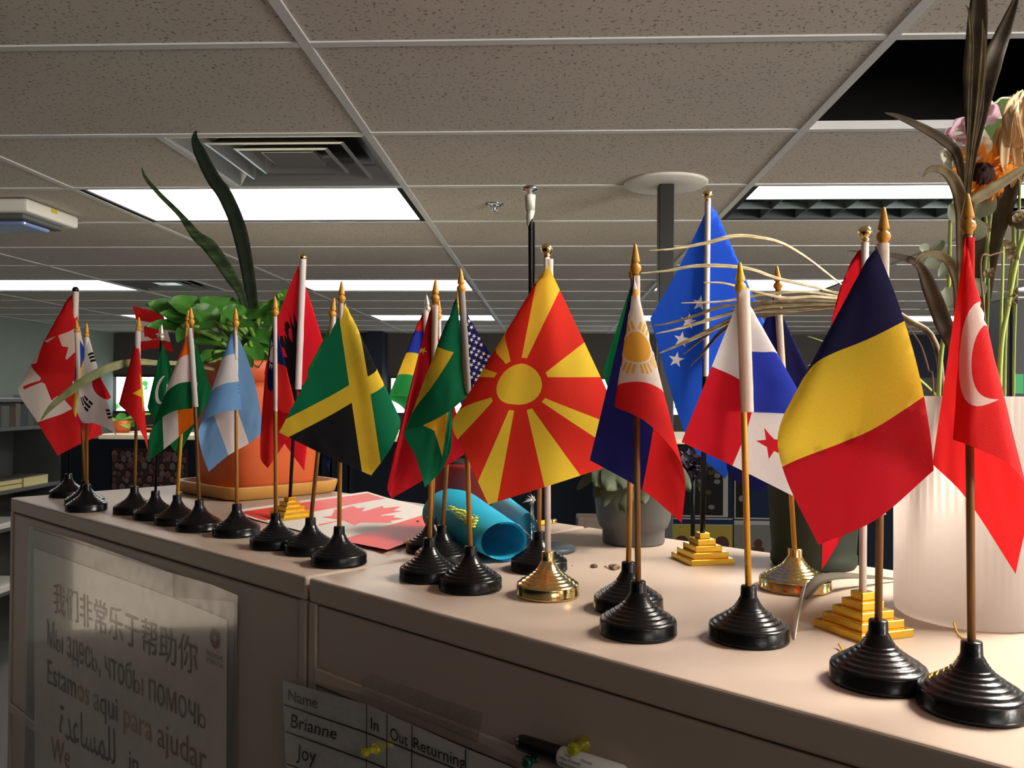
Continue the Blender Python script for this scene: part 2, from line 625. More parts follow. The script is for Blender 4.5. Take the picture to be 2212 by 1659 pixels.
# the dark plenum above the missing tile
x0, x1, y0, y1 = cell(*hole)
mb = MB()
mb.quad((x0 - .6, y0 - .4, CEIL + .6), (x1 + .6, y0 - .4, CEIL + .6), (x1 + .6, y1 + .4, CEIL + .6), (x0 - .6, y1 + .4, CEIL + .6))
for a, b in (((x0 - .6, y0 - .4), (x1 + .6, y0 - .4)), ((x1 + .6, y0 - .4), (x1 + .6, y1 + .4)), ((x1 + .6, y1 + .4), (x0 - .6, y1 + .4)), ((x0 - .6, y1 + .4), (x0 - .6, y0 - .4))):
    mb.quad((*a, CEIL + .03), (*b, CEIL + .03), (*b, CEIL + .6), (*a, CEIL + .6))
struct('ceiling_void', mb, M_['dark'])

mb = MB()
mb.quad((LEFT, REAR, 0), (RIGHT, REAR, 0), (RIGHT, BACK, 0), (LEFT, BACK, 0))
struct('floor', mb, M_['carpet'])
mb = MB()
LW0, LW1 = .7, 3.1
mb.box((LEFT - .1, REAR, 0), (LEFT, LW0, CEIL + .05))
mb.box((LEFT - .1, LW1, 0), (LEFT, BACK, CEIL + .05))
mb.box((LEFT - .1, LW0, 0), (LEFT, LW1, .05))
mb.box((LEFT - .1, LW0, 1.25), (LEFT, LW1, CEIL + .05))
struct('wall_left', mb, M_['wallleft'])
mb = MB()
for y in (LW0, (LW0 + LW1) / 2 - .03, LW1 - .06):
    mb.box((LEFT - .06, y, .05), (LEFT - .02, y + .06, 1.25))
w = struct('window_6', mb, M_['post'])  # unseen window added for its reflection in the laminated poster
mb = MB()
mb.box((LEFT - .09, LW0, .05), (LEFT - .08, LW1, 1.25))
mb.build('pane', M_['leftadded'], w)
mb = MB()
mb.box((RIGHT, REAR, 0), (RIGHT + .1, BACK, CEIL + .05))
struct('wall_right', mb, M_['wallother'])
mb = MB()
RW0, RW1, RZ0, RZ1 = 4.5, 7.7, .75, 2.36
mb.box((LEFT, REAR - .1, 0), (RW0, REAR, CEIL + .05))
mb.box((RW1, REAR - .1, 0), (RIGHT, REAR, CEIL + .05))
mb.box((RW0, REAR - .1, 0), (RW1, REAR, RZ0))
mb.box((RW0, REAR - .1, RZ1), (RW1, REAR, CEIL + .05))
struct('wall_front', mb, M_['wallother'])
mb = MB()
for x in (RW0, (RW0 + RW1) / 2 - .02, RW1 - .04):
    mb.box((x, REAR - .06, RZ0), (x + .04, REAR - .02, RZ1))
for z in (RZ0, RZ1 - .04):
    mb.box((RW0 + .041, REAR - .059, z), (RW1 - .041, REAR - .021, z + .04))
w = struct('window_5', mb, M_['post'])  # unseen window added to light the flags from the right front
mb = MB()
mb.box((RW0, REAR - .09, RZ0), (RW1, REAR - .08, RZ1))
mb.build('pane', M_['sunadded'], w)


def backpt(px, py):
    return onp(px, py, Vector((0, BACK, 0)), Vector((0, 1, 0)))


wins = [(224, 470), (838, 1090), (1230, 1500), (2047, 2300)]
wz0, wz1 = backpt(300, 893).z, backpt(300, 809).z
mb = MB()
xs = LEFT
for a, b in wins:
    xa, xb = backpt(a, 850).x, backpt(b, 850).x
    mb.box((xs, BACK, 0), (xa, BACK + .12, CEIL + .05))
    mb.box((xa, BACK, 0), (xb, BACK + .12, wz0))
    mb.box((xa, BACK, wz1), (xb, BACK + .12, CEIL + .05))
    xs = xb
mb.box((xs, BACK, 0), (RIGHT, BACK + .12, CEIL + .05))
struct('wall_back', mb, M_['wallback'])
for k, (a, b) in enumerate(wins):
    xa, xb = backpt(a, 850).x, backpt(b, 850).x
    mb = MB()
    for x in (xa, (xa + xb) / 2 - .015, xb - .03):
        mb.box((x, BACK + .02, wz0), (x + .03, BACK + .07, wz1))
    for z in (wz0, wz1 - .03):
        mb.box((xa + .0301, BACK + .021, z), (xb - .0301, BACK + .069, z + .03))
    w = struct('window_%d' % (k + 1), mb, M_['post'])
    mb = MB()
    mb.box((xa, BACK + .08, wz0), (xb, BACK + .09, wz1))
    p = mb.build('pane', M_['outside'], w)

# dark wing and grey board on the back wall
p0, p1 = backpt(806, 716), backpt(838, 716)
mb = MB()
mb.box((p0.x, BACK - .35, 0), (p1.x, BACK - .001, CEIL))
struct('wall_pier', mb, M_['navywall'])
p0 = backpt(1838, 716)
mb = MB()
mb.box((p0.x, BACK - .02, 0), (RIGHT, BACK - .001, wz0 - .01))
mb.box((p0.x, BACK - .02, wz1 + .01), (RIGHT, BACK - .001, CEIL))
struct('wall_panel', mb, M_['navywall'])
p0, p1 = backpt(768, 722), backpt(804, 800)
mb = MB()
mb.box((p0.x, BACK - .03, p1.z), (p1.x, BACK - .001, p0.z), bev=.004)
tag(mb.build('notice_board', M_['shelf']), 'grey board hanging on the far dark wall beside the pier', 'board')

# ceiling light fittings
n = 0
for (i, j), k in sorted(lights.items()):
    x0, x1, y0, y1 = cell(i, j)
    if x0 < LEFT - .7 or x1 > RIGHT or y0 < REAR or y1 > BACK:
        continue
    if k == 'half':
        x1 -= 0.61
    cx, cy = (x0 + x1) / 2, (y0 + y1) / 2
    seen = (i, j) in ((-1, 2), (1, 2), (-3, 6), (-1, 6), (1, 6), (-1, 10), (3, 10), (-3, 10), (1, 10), (3, 6))
    where = {(-1, 2): 'lit ceiling panel behind the two upright leaf blades, largest and nearest',
             (1, 2): 'ceiling light with open louvres, right of the dark round-capped post',
             (-3, 6): 'lit ceiling panel at the left edge above the tall maple leaf flag',
             (-1, 6): 'lit ceiling panel behind the large red flag with the black eagle',
             (1, 6): 'lit ceiling panel behind the dark round-capped post',
             (-1, 10): 'small far lit ceiling panel above the blue-edged striped flag',
             (3, 10): 'small far lit ceiling panel beside the tall dry flower stems',
             (-3, 10): 'small far lit ceiling panel behind the round-leaved plant',
             (1, -2): 'half-size bright ceiling panel added above the right cabinet, out of the picture',
             (3, 6): 'lit ceiling panel behind the tricolour flag of navy, yellow and red',
             (1, 10): 'small far lit ceiling panel behind the star-spangled blue flag'}.get(
        (i, j), 'lit ceiling panel overhead, out of the picture')
    t = root('ceiling_light', (cx, cy, CEIL), where, 'ceiling light', 'recessed ceiling lights')
    f = MB()
    a, b = 0.014, 0.034
    zz0, zz1 = CEIL - .002, CEIL + .03
    f.box((x0 + a, y0 + a, zz0), (x1 - a, y0 + b - .012, zz1))
    f.box((x0 + a, y1 - b + .012, zz0), (x1 - a, y1 - a, zz1))
    f.box((x0 + a, y0 + b - .012, zz0), (x0 + b, y1 - b + .012, zz1))
    f.box((x1 - b, y0 + b - .012, zz0), (x1 - a, y1 - b + .012, zz1))
    f.build('frame', M_['dark'] if (i, j) in ((-1, 2),) else M_['post'], t)
    d = MB()
    if k == 'louvre':
        zt = CEIL + .10
        d.box((x0 + b, y0 + b - .011, CEIL + .003), (x1 - b, y0 + .23, CEIL + .008))
        d.build('diffuser', M_['lamp'], t)
        h = MB()
        ym = y0 + .232
        h.quad((x0 + b, ym, zt), (x1 - b, ym, zt), (x1 - b, y1 - b, zt), (x0 + b, y1 - b, zt))
        for pa, pb in (((x0 + b, ym), (x1 - b, ym)), ((x1 - b, ym), (x1 - b, y1 - b)), ((x1 - b, y1 - b), (x0 + b, y1 - b)), ((x0 + b, y1 - b), (x0 + b, ym))):
            h.quad((*pa, CEIL), (*pb, CEIL), (*pb, zt), (*pa, zt))
        h.build('housing', M_['louvreback'], t)
        lv = MB()
        for q in range(1, 8):
            x = x0 + b + (x1 - x0 - 2 * b) * q / 8
            lv.box((x - .002, ym + .001, CEIL + .002), (x + .002, y1 - b, CEIL + .06))
        y = (ym + y1 - b) / 2
        lv.box((x0 + b, y - .002, CEIL + .003), (x1 - b, y + .002, CEIL + .03))
        lv.build('louvre', M_['louvreblade'], t)
    else:
        zt = CEIL + .004
        d.box((x0 + b, y0 + b - .011, zt), (x1 - b, y1 - b + .011, zt + .004))
        d.build('diffuser', M_['lampadded'] if k == 'half' else M_['lamp'], t)

# square four-way air diffusers
for (i, j), k in vents.items():
    x0, x1, y0, y1 = cell(i, j)
    xc = x0 + (0.915 if k == 'half_right' else 0.305)
    yc = (y0 + y1) / 2
    t = root('air_vent', (xc, yc, CEIL), 'square metal air vent nearest, between the two upright leaf blades' if k == 'half_right' else 'small far square metal air vent above the round-leaved plant', 'air vent', 'ceiling air vents')
    for q, (ro, ri, zo, zi) in enumerate(((.293, .215, 0.0, .055), (.212, .15, .004, .06), (.146, .085, .006, .06))):
        r = MB()
        vs = []
        for (hw, z) in ((ro, zo), (ro - .012, zo - .003), (ri, zi)):
            vs += [(xc - hw, yc - hw, CEIL + z), (xc + hw, yc - hw, CEIL + z), (xc + hw, yc + hw, CEIL + z), (xc - hw, yc + hw, CEIL + z)]
        fs = []
        for a in range(2):
            for e in range(4):
                fs.append((a * 4 + e, a * 4 + (e + 1) % 4, a * 4 + 4 + (e + 1) % 4, a * 4 + 4 + e))
        r.add(vs, fs, 0, False)
        r.build('louvre_ring', M_['diffmetal'], t)
    r = MB()
    r.box((xc - .083, yc - .083, CEIL + .012), (xc + .083, yc + .083, CEIL + .03), bev=.004)
    r.build('centre_plate', M_['diffmetal'], t)
    r = MB()
    r.box((xc - .29, yc - .29, CEIL + .062), (xc + .29, yc + .29, CEIL + .07))
    r.build('duct_box', M_['dark'], t)

# ceiling fittings
p = clg(1068, 440)
t = root('sprinkler_head', p, 'small chrome sprinkler head on the ceiling left of the taped rod', 'sprinkler')
mb = MB()
mb.lathe([(.036, 0), (.036, -.003), (.028, -.008), (.016, -.009), (.013, -.004)], Matrix.Translation(p), 28)
mb.build('cover_plate', M_['chrome'], t)
mb = MB()
mb.lathe([(.006, -.005), (.008, -.018), (.005, -.024), (.005, -.032), (.015, -.034), (.015, -.0355), (.003, -.037)], Matrix.Translation(p), 20)
for k in range(2):
    mb.tube([p + Vector(((-1) ** k * .008, 0, -.014)), p + Vector(((-1) ** k * .012, 0, -.024)), p + Vector(((-1) ** k * .004, 0, -.034))], .0016, 8)
mb.build('nozzle', M_['chrome'], t)

p = clg(1438, 394)
t = root('ceiling_post', (p.x, p.y, 0), 'dark square post with a round white plate at the ceiling', 'post')
mb = MB()
mb.box((p.x - .026, p.y - .03, 0), (p.x + .026, p.y + .03, CEIL - .012), bev=.003)
mb.build('post', M_['post'], t)
mb = MB()
mb.lathe([(.145, -.001), (.145, -.006), (.138, -.011), (.05, -.012)], Matrix.Translation((p.x, p.y, CEIL)), 48)
mb.build('ceiling_plate', M_['whiteplast'], t)

# emergency light box
a = clg(60, 425)
b = clg(168, 467)
t = root('emergency_light', ((a.x - .28), (a.y + b.y) / 2, CEIL), 'white boxy emergency light with bluish lens at left ceiling', 'emergency light')
mb = MB()
mb.box((a.x - .62, a.y, CEIL - .055), (a.x + .0, b.y, CEIL - .004), bev=.012)
mb.build('housing', M_['whiteplast'], t)
mb = MB()
mb.box((a.x - .5, a.y + .03, CEIL - .075), (a.x - .035, b.y - .05, CEIL - .0552), bev=.008)
mb.build('reflector_tray', M_['shelf'], t)
mb = MB()
mb.box((a.x - .40, a.y + .07, CEIL - .092), (a.x - .06, b.y - .1, CEIL - .0752), bev=.012)
mb.build('lens', mat('bluish_lens', (150, 170, 230), rough=0.15, glass=0.3, coat=0.5), t)
mb = MB()
mb.box((a.x + .0002, a.y + .15, CEIL - .026), (a.x + .0012, a.y + .19, CEIL - .012))
mb.build('sticker', mat('yellow_sticker', (204, 190, 30)), t)

# ------------------------------------------------------------------ far furniture
PY = 3.25
pt = lambda px, py, y=PY: onp(px, py, Vector((0, y, 0)), Vector((0, 1, 0)))
ztop = pt(300, 938).z
xl = pt(132, 950).x
t = root('cubicle_partition', ((xl + 4) / 2, PY + .03, 0), 'long dark navy partition behind the pots, topped by a cream ledge', 'partition')
mb = MB()
mb.box((xl, PY, 0), (4.5, PY + .06, ztop - .02))
mb.build('panel', M_['partition'], t)
mb = MB()
mb.box((xl + .16, PY - .02, ztop - .0199), (4.5, PY + .62, ztop), bev=.004)
mb.build('ledge', M_['ledge'], t)
for q in (700, 722, 760):
    mb = MB()
    x = pt(q, 1000).x
    mb.box((x - .006, PY - .012, .2), (x + .006, PY - .0002, ztop - .03))
    mb.build('cover_strip', M_['blackbox'], t)

t = root('light_block_screen', CAM - Vector((.65, .763, CZ)) * .0 + Vector((-1.1, -.75, 0)), 'dark light-blocking screen added behind the viewer, out of the picture', 'partition')
mb = MB()  # unseen screen added to keep bounced light off the cabinet fronts
_a, _d = Vector((-.763, .647, 0)), Vector((.647, .763, 0))
_c = Vector((.0, .0, 0)) - _d * .75
for (u0, u1) in ((-.9, 2.6),):
    p = [_c + _a * u0, _c + _a * u1, _c + _a * u1 - _d * .05, _c + _a * u0 - _d * .05]
    vs = [q + Vector((0, 0, 0)) for q in p] + [q + Vector((0, 0, 1.95)) for q in p]
    mb.add(vs, [(0, 1, 2, 3), (7, 6, 5, 4), (0, 4, 5, 1), (1, 5, 6, 2), (2, 6, 7, 3), (3, 7, 4, 0)], 0, False)
mb.build('panel', M_['partition'], t)

# ledge plant and tray
p = at(262, 912, 3.45)
p.z = ztop
t = root('ledge_plant', p, 'small yellow-green plant on the ledge before the bright window', 'plant')
mb = MB()
mb.lathe([(.03, 0), (.045, .05), (.043, .05), (.03, .045)], Matrix.Translation(p), 20)
mb.build('pot', M_['terracotta'], t)
for k in range(14):
    a = k * 2.4
    rr = .05 + .045 * random.random()
    q = p + Vector((math.cos(a) * rr * 1.5, math.sin(a) * rr * .7, .03 + .07 * random.random()))
    mb = MB()
    mb.blade(p + Vector((0, 0, .045)), q, .02, Vector((0, -.4, 1)), cup=.2, droop=.2)
    mb.build('leaf', mat('lime_leaf', (140, 178, 60), rgb2=(84, 140, 50), scale=30, trans=.2) if k % 3 else M_['leaf'], t)
p = at(352, 905, 3.5)
p.z = ztop
t = root('desk_telephone', p, 'black desk device with an orange strip on the ledge', 'office device')
mb = MB()
mb.box((p.x - .06, p.y - .05, ztop), (p.x + .12, p.y + .08, ztop + .03), bev=.006)
mb.build('body', M_['blackbox'], t)
mb = MB()
mb.box((p.x - .05, p.y - .053, ztop + .0125), (p.x + .1, p.y - .0502, ztop + .02))
mb.build('strip', mat('orange_strip', (214, 120, 60)), t)

# picture boards on the partition


def pinned(px0, py0, px1, py1, name, label, cat, mats, paint, off=.004, grp=None):
    a, b = pt(px0, py0), pt(px1, py1)
    t = MB()
    t.box((a.x, PY - off, b.z), (b.x, PY - .0003, a.z))
    o = t.build(name, mats[0])
    tag(o, label, cat, grp)
    if paint:
        q = MB()
        paint(q, a, b, PY - off - .0006)
        q.build('print', mats[1:], o)
    return o


def disc(mb, cx, y, cz, rx, rz, mi, n=18):
    vs = [(cx, y, cz)] + [(cx + rx * math.cos(2 * PI * k / n), y, cz + rz * math.sin(2 * PI * k / n)) for k in range(n)]
    mb.add(vs, [(0, 1 + (k + 1) % n, 1 + k) for k in range(n)], mi, False)


DK = [mat('collage_ground', (40, 32, 32), rough=0.9, spec=0.05), mat('skin_print_a', (78, 58, 54), rough=0.9, spec=0.05), mat('skin_print_b', (60, 44, 42), rough=0.9, spec=0.05), mat('print_rose', (72, 48, 50), rough=0.9, spec=0.05), mat('print_dark', (24, 18, 18), rough=0.9, spec=0.05), mat('print_grey', (70, 66, 66), rough=0.9, spec=0.05)]


def faces(mb, a, b, y):
    cols, rows = 11, 7
    k = 0
    for r in range(rows):
        for c_ in range(cols):
            x = a.x + (b.x - a.x) * (c_ + .5 + .25 * random.uniform(-1.6, 1.6)) / cols
            z = b.z + (a.z - b.z) * (r + .5 + .2 * random.uniform(-1, 1)) / rows
            x = min(b.x - .012, max(a.x + .012, x))
            w = (b.x - a.x) / cols * random.uniform(.34, .56)
            z = min(a.z - .022, max(b.z + .016, z))
            disc(mb, x, y - .0002 * (k % 3), z + w * .25, w * 1.05, w * 1.05, 3)
            disc(mb, x, y - .0008 - .0002 * (k % 3), z, w * .8, w * .95, k % 3 if k % 4 else 4)
            k += 1


pinned(243, 968, 405, 1075, 'collage_poster', 'dark poster crowded with small faces on the partition', 'poster', DK, faces)

PH = [mat('photo_white', (92, 92, 90), rough=0.9, spec=0.05), mat('photo_black', (15, 15, 14), rough=0.9, spec=0.05), mat('photo_olive', (36, 35, 26), rough=0.9, spec=0.05), mat('photo_grey', (62, 62, 60), rough=0.9, spec=0.05), mat('photo_navy', (14, 22, 38), rough=0.9, spec=0.05), mat('photo_ochre', (88, 78, 32), rough=0.9, spec=0.05), mat('photo_brown', (42, 27, 23), rough=0.9, spec=0.05)]


def rc(mb, a, b, y, u0, v0, u1, v1, mi):
    x0, x1 = a.x + (b.x - a.x) * u0, a.x + (b.x - a.x) * u1
    z0, z1 = b.z + (a.z - b.z) * v0, b.z + (a.z - b.z) * v1
    mb.quad((x0, y, z0), (x1, y, z0), (x1, y, z1), (x0, y, z1), mi)


def land(mb, a, b, y):
    rc(mb, a, b, y, .02, .03, .9, .97, 0)
    for k in range(16):
        disc(mb, a.x + (b.x - a.x) * random.uniform(.1, .82), y - .0004 - k * .00002, b.z + (a.z - b.z) * random.uniform(.1, .9), .012, .009, 1 if k % 3 else 2)


def wave(mb, a, b, y):
    rc(mb, a, b, y, .03, .03, .97, .97, 0)
    rc(mb, a, b, y - .0003, .35, .03, .75, .7, 3)
    disc(mb, a.x + (b.x - a.x) * .55, y - .0005, b.z + (a.z - b.z) * .75, .04, .035, 3)
    disc(mb, a.x + (b.x - a.x) * .15, y - .0006, b.z + (a.z - b.z) * .4, .01, .012, 2)


def babies(mb, a, b, y):
    rc(mb, a, b, y, 0, 0, 1, .84, 4)
    rc(mb, a, b, y, 0, .86, 1, .97, 3)
    for u in (.16, .82):
        disc(mb, a.x + (b.x - a.x) * u, y - .0005, b.z + (a.z - b.z) * .42, .028, .03, 5)


def child(mb, a, b, y):
    rc(mb, a, b, y, 0, 0, 1, .9, 2)
    disc(mb, a.x + (b.x - a.x) * .5, y - .0004, b.z + (a.z - b.z) * .45, .016, .018, 5)
    rc(mb, a, b, y - .0006, .38, .1, .62, .36, 5)


g = 'photographs pinned to the dark partition'
pinned(1466, 1000, 1572, 1117, 'wall_photograph', 'dark landscape photograph pinned behind the blue flag pole', 'photograph', PH, land, .004, g)
pinned(1586, 1010, 1684, 1122, 'wall_photograph', 'dark photograph with a blue disc behind the white quarter flag', 'photograph', PH, wave, .004, g)
pinned(1452, 1118, 1582, 1215, 'wall_photograph', 'yellow photograph of two round heads behind the gold steps', 'photograph', PH, babies, .003, g)
pinned(1585, 1124, 1690, 1215, 'wall_photograph', 'pale grey photograph of a small child below the dark one', 'photograph', PH, child, .003, g)

# book case on the left
BX = -3.35
q0 = lambda px, py: onp(px, py, Vector((BX, 0, 0)), Vector((1, 0, 0)))
ye = q0(132, 1040).y
ys = 2.9
t = root('bookcase', (BX - .15, (ye + ys) / 2, 0), 'grey open bookcase stacked with books and papers at the left edge', 'bookcase')
zs = [q0(60, 921).z, q0(60, 1052).z, q0(10, 1100).z - .12, q0(10, 1210).z - .2]
mb = MB()
mb.box((BX - .34, ye, 0), (BX, ye + .02, q0(60, 921).z + .2))
mb.build('side_panel', M_['shelf'], t)
mb = MB()
mb.box((BX - .36, ys, 0), (BX - .3401, ye + .02, q0(60, 921).z + .2))
mb.build('back_panel', M_['shelf'], t)
for k, z in enumerate(zs + [q0(60, 921).z + .18]):
    mb = MB()
    mb.box((BX - .34, ys, z - .022), (BX, ye - .0003, z), bev=.002)
    mb.build('shelf_board', M_['shelf'], t)
shelves = zs
k = 0
for (y0, wth, hgt, mm, cov) in ((ye - .42, .36, .055, 'bookA', True), (ye - .46, .36, .045, 'bookA', False)):
    pass
bz = zs[1]
for (off, ln, hh, dz_, lab) in ((.30, .24, .03, 0, 'thin yellow-paged book lying lowest at the shelf front'), (.02, .26, .062, 0, 'thick yellow-paged book lying on the shelf at its end'), (.30, .25, .03, .0305, 'grey-covered book lying on top of the thin one')):
    t = root('lying_book', (BX - .12, ye - .1 - off - ln / 2, bz + dz_), lab, 'book', 'books lying on the grey shelf')
    mb = MB()
    mb.box((BX - .2, ye - .1 - off - ln, bz + dz_ + .002), (BX - .02, ye - .1 - off, bz + dz_ + hh - .002))
    mb.build('pages', M_['bookA'], t)
    mb = MB()
    mb.box((BX - .205, ye - .1 - off - ln - .004, bz + dz_ + hh - .0019), (BX - .017, ye - .1 - off + .004, bz + dz_ + hh))
    mb.box((BX - .205, ye - .1 - off - ln - .004, bz + dz_), (BX - .017, ye - .1 - off + .004, bz + dz_ + .0019))
    mb.build('cover', M_['bookB'], t)
bz = zs[0]
cols = [(66, 64, 60), (86, 84, 76), (58, 66, 74), (104, 100, 88), (72, 60, 52), (90, 96, 92)]
names = ['dark grey', 'olive grey', 'slate blue', 'beige', 'brown', 'pale grey']
ords = ['last and nearest the end panel', 'second from the end panel', 'third from the end panel', 'fourth from the end panel', 'fifth from the end panel', 'sixth from the end panel', 'seventh from the end panel', 'eighth from the end panel']
y = q0(96, 880).y
for k in range(8):
    w_ = .048 + .014 * ((k * 7) % 3)
    mb = MB()
    mb.box((BX - .22, y - w_, bz), (BX - .04, y - .001, bz + .128 + .007 * ((k * 5) % 4)), bev=.002)
    tag(mb.build('standing_book', mat('spine_%d' % (k % 6), cols[k % 6], rough=.6)), '%s book standing on the upper shelf, %s' % (names[k % 6], ords[k]), 'book', 'books on the upper grey shelf')
    y -= w_ + .0005
for k, (z, hh, l) in enumerate(((zs[2], .03, 'sheaf of white papers on the middle low shelf'), (zs[3], .04, 'sheaf of white papers on the lowest visible shelf'))):
    mb = MB()
    for q in range(4):
        mb.box((BX - .25 + .004 * q, 3.0 + .01 * q, z + hh / 4 * q), (BX - .01 - .006 * (q % 2), ye - .3, z + hh / 4 * (q + 1) - .0006))
    tag(mb.build('paper_stack', M_['paper']), l, 'papers', 'paper stacks on the grey shelves')

# ------------------------------------------------------------------ filing cabinets
CANG = math.radians(49.72)
CL = Vector((-math.sin(CANG), math.cos(CANG), 0))      # along the fronts, to the left
CD = Vector((math.cos(CANG), math.sin(CANG), 0))       # away from the viewer
SEAM = Vector((-0.2436, 0.8382, TZ))
CR = Matrix((( -CL.x, CD.x, 0, SEAM.x), (-CL.y, CD.y, 0, SEAM.y), (0, 0, 1, 0), (0, 0, 0, 1)))   # local x: right along front, y: depth, z


def cab(x0, x1, label, first):
    t = root('filing_cabinet', CR @ Vector(((x0 + x1) / 2, .23, 0)), label, 'filing cabinet', 'steel filing cabinets')
    m_ = MB()
    m_.box((x0, .0122, .02), (x1, .4585, TZ - .0242), R=CR, bev=.0015)
    # recess cut is modelled as a dark-edged set-in frame: drawers sit proud of a set-back face
    m_.build('body', M_['cabinet'], t)
    z = TZ - .026
    for k, hh in enumerate((first, .30, .30, .30, .30)[:4]):
        d_ = MB()
        d_.box((x0 + .012, .0025, z - hh), (x1 - .012, .0120, z), R=CR, bev=.0025)
        o = d_.build('drawer', M_['cabinet'], t)
        h_ = MB()
        h_.box((x0 + .013, -.0015, z - hh - .004), (x1 - .013, .0024, z - hh + .012), R=CR, bev=.0015)
        h_.build('pull_lip', M_['cabinet'], o)
        z -= hh + .006
    r_ = MB()
    r_.box((x0, 0, TZ - .024), (x1, .459, TZ), R=CR, bev=.003)
    for xa in (x0, x1 - .0118):
        r_.box((xa, .0002, .03), (xa + .0118, .0121, TZ - .0241), R=CR, bev=.0015)
    r_.build('top_and_frame', M_['cabinet'], t)
    return t


FRONT_N = -CD
FP = SEAM + CD * .0025            # plane of the drawer fronts
cab(-.914, -.003, 'left steel filing cabinet with a multilingual poster on its front', .34)
cab(.003, .92, 'right steel filing cabinet with a sign-in sheet and marker on its front', TZ - .026 - onp(1085, 1634, SEAM, CD).z)


def fr(px, py, off=0.0):
    return onp(px, py, FP - CD * off, CD)


# ------------------------------------------------------------------ text
def glyphs(s, shear=0.0):
    cu = bpy.data.curves.new('t', 'FONT')
    cu.body = s
    cu.size = 1
    cu.shear = shear
    cu.resolution_u = 3
    o = bpy.data.objects.new('t', cu)
    C.objects.link(o)
    dg = bpy.context.evaluated_depsgraph_get()
    me = bpy.data.meshes.new_from_object(o.evaluated_get(dg))
    vs = [v.co.copy() for v in me.vertices]
    fs = [tuple(p.vertices) for p in me.polygons]
    bpy.data.objects.remove(o)
    bpy.data.curves.remove(cu)
    bpy.data.meshes.remove(me)
    return vs, fs


def write(s, TL, TR, BR, BL, mats, parent, name='lettering', off=.0012, shear=0.0, colours=None, pl=None, soft=None):
    vs, fs = glyphs(s, shear)
    if not vs:
        return None
    if soft:
        par = list(range(len(vs)))

        def fnd(i):
            while par[i] != i:
                par[i] = par[par[i]]
                i = par[i]
            return i
        for f in fs:
            for i in f[1:]:
                par[fnd(i)] = fnd(f[0])
        grp = {}
        for i in range(len(vs)):
            grp.setdefault(fnd(i), []).append(i)
        order = sorted(grp.values(), key=lambda g_: min(vs[i].x for i in g_))
        for q in soft:
            g_ = order[q]
            xa, xb = min(vs[i].x for i in g_), max(vs[i].x for i in g_)
            ya, yb = min(vs[i].y for i in g_), max(vs[i].y for i in g_)
            for i in g_:
                vs[i].y = ya + (vs[i].y - ya) * .62
                vs[i].x = xa + (xb - xa) * .12 + (vs[i].x - xa) * .8
            o_ = len(vs)
            w_ = (xb - xa) * .15
            vs += [Vector((xa, ya, 0)), Vector((xa + w_, ya, 0)), Vector((xa + w_, yb, 0)), Vector((xa, yb, 0))]
            fs.append((o_, o_ + 1, o_ + 2, o_ + 3))
    x0, x1 = min(v.x for v in vs), max(v.x for v in vs)
    y0, y1 = min(v.y for v in vs), max(v.y for v in vs)
    pl = pl or (lambda q: fr(q[0], q[1], off))
    A, B_, C_, D = pl(TL), pl(TR), pl(BR), pl(BL)
    mb = MB()
    out = []
    us = []
    for v in vs:
        u, w = (v.x - x0) / (x1 - x0), (v.y - y0) / (y1 - y0)
        us.append(u)
        out.append((D * (1 - u) + C_ * u) * (1 - w) + (A * (1 - u) + B_ * u) * w)
    mb.add(out, [], 0)
    par = list(range(len(vs)))

    def find(i):
        while par[i] != i:
            par[i] = par[par[i]]
            i = par[i]
        return i
    for f in fs:
        for i in f[1:]:
            par[find(i)] = find(f[0])
    isl = {}
    for i in range(len(vs)):
        isl.setdefault(find(i), []).append(us[i])
    for f in fs:
        w = isl[find(f[0])]
        u = (min(w) + max(w)) / 2
        mb.f.append(list(f))
        mb.m.append(colours[min(len(colours) - 1, int(u * len(colours)))] if colours else 0)
        mb.sm.append(False)
    return mb.build(name, mats, parent)


def polyfr(px, mats, name, parent, off, thick=.0005):
    mb = MB()
    a = [fr(x, y, off) for x, y in px]
    b = [p + CD * thick for p in a]
    n = len(a)
    mb.add(a + b, [tuple(range(n)), tuple(range(2 * n - 1, n - 1, -1))] + [(i, i + n, (i + 1) % n + n, (i + 1) % n) for i in range(n)], 0, False)
    return mb.build(name, mats, parent)


# poster on the left cabinet
t = root('multilingual_poster', fr(280, 1600), 'laminated multilingual poster taped to the left cabinet front', 'poster')
polyfr([(66, 1142), (372, 1240), (374, 1290), (506, 1300), (504, 1720), (50, 1720)], M_['backing'], 'backing_card', t, .0030)
polyfr([(73, 1183), (240, 1243), (370, 1290), (490, 1339), (487, 1720), (75, 1720)], M_['posterpaper'], 'paper', t, .0042)
polyfr([(62, 1136), (180, 1170), (372, 1238), (455, 1262), (513, 1286), (507, 1720), (48, 1720), (52, 1400)], M_['clearfilm'], 'laminate', t, .0062)
INK = [M_['ink'], M_['inkgrey'], M_['inkred'], M_['inkgold']]
o5 = .0048
pl5 = lambda q: fr(q[0], q[1], o5)
write('我们非常乐于帮助你', (115, 1256), (426, 1380), (426, 1462), (116, 1324), INK, t, pl=pl5)
write('Мо\u0131 здесо, чтобо\u0131 помочо', (101, 1336), (444, 1512), (444, 1590), (102, 1408), INK, t, pl=pl5, soft=(1, 7, 13, 20), colours=[1, 1, 0, 1, 1, 1, 0, 1, 1, 1, 0, 0, 1, 0, 2, 1, 1, 0, 2, 1, 0, 2])
write('Estamos aqui para ajudar', (102, 1424), (446, 1612), (446, 1690), (102, 1492), INK, t, pl=pl5, colours=[0, 0, 0, 0, 3, 3, 1, 1, 0, 0, 3, 3, 3, 3, 2, 2, 2, 2, 2])
write('\uFE93\uFEAA\uFECB\uFE8E\uFEB4\uFEE4\uFEE0\uFEDF', (128, 1515), (248, 1575), (248, 1655), (128, 1590), INK, t, pl=pl5)
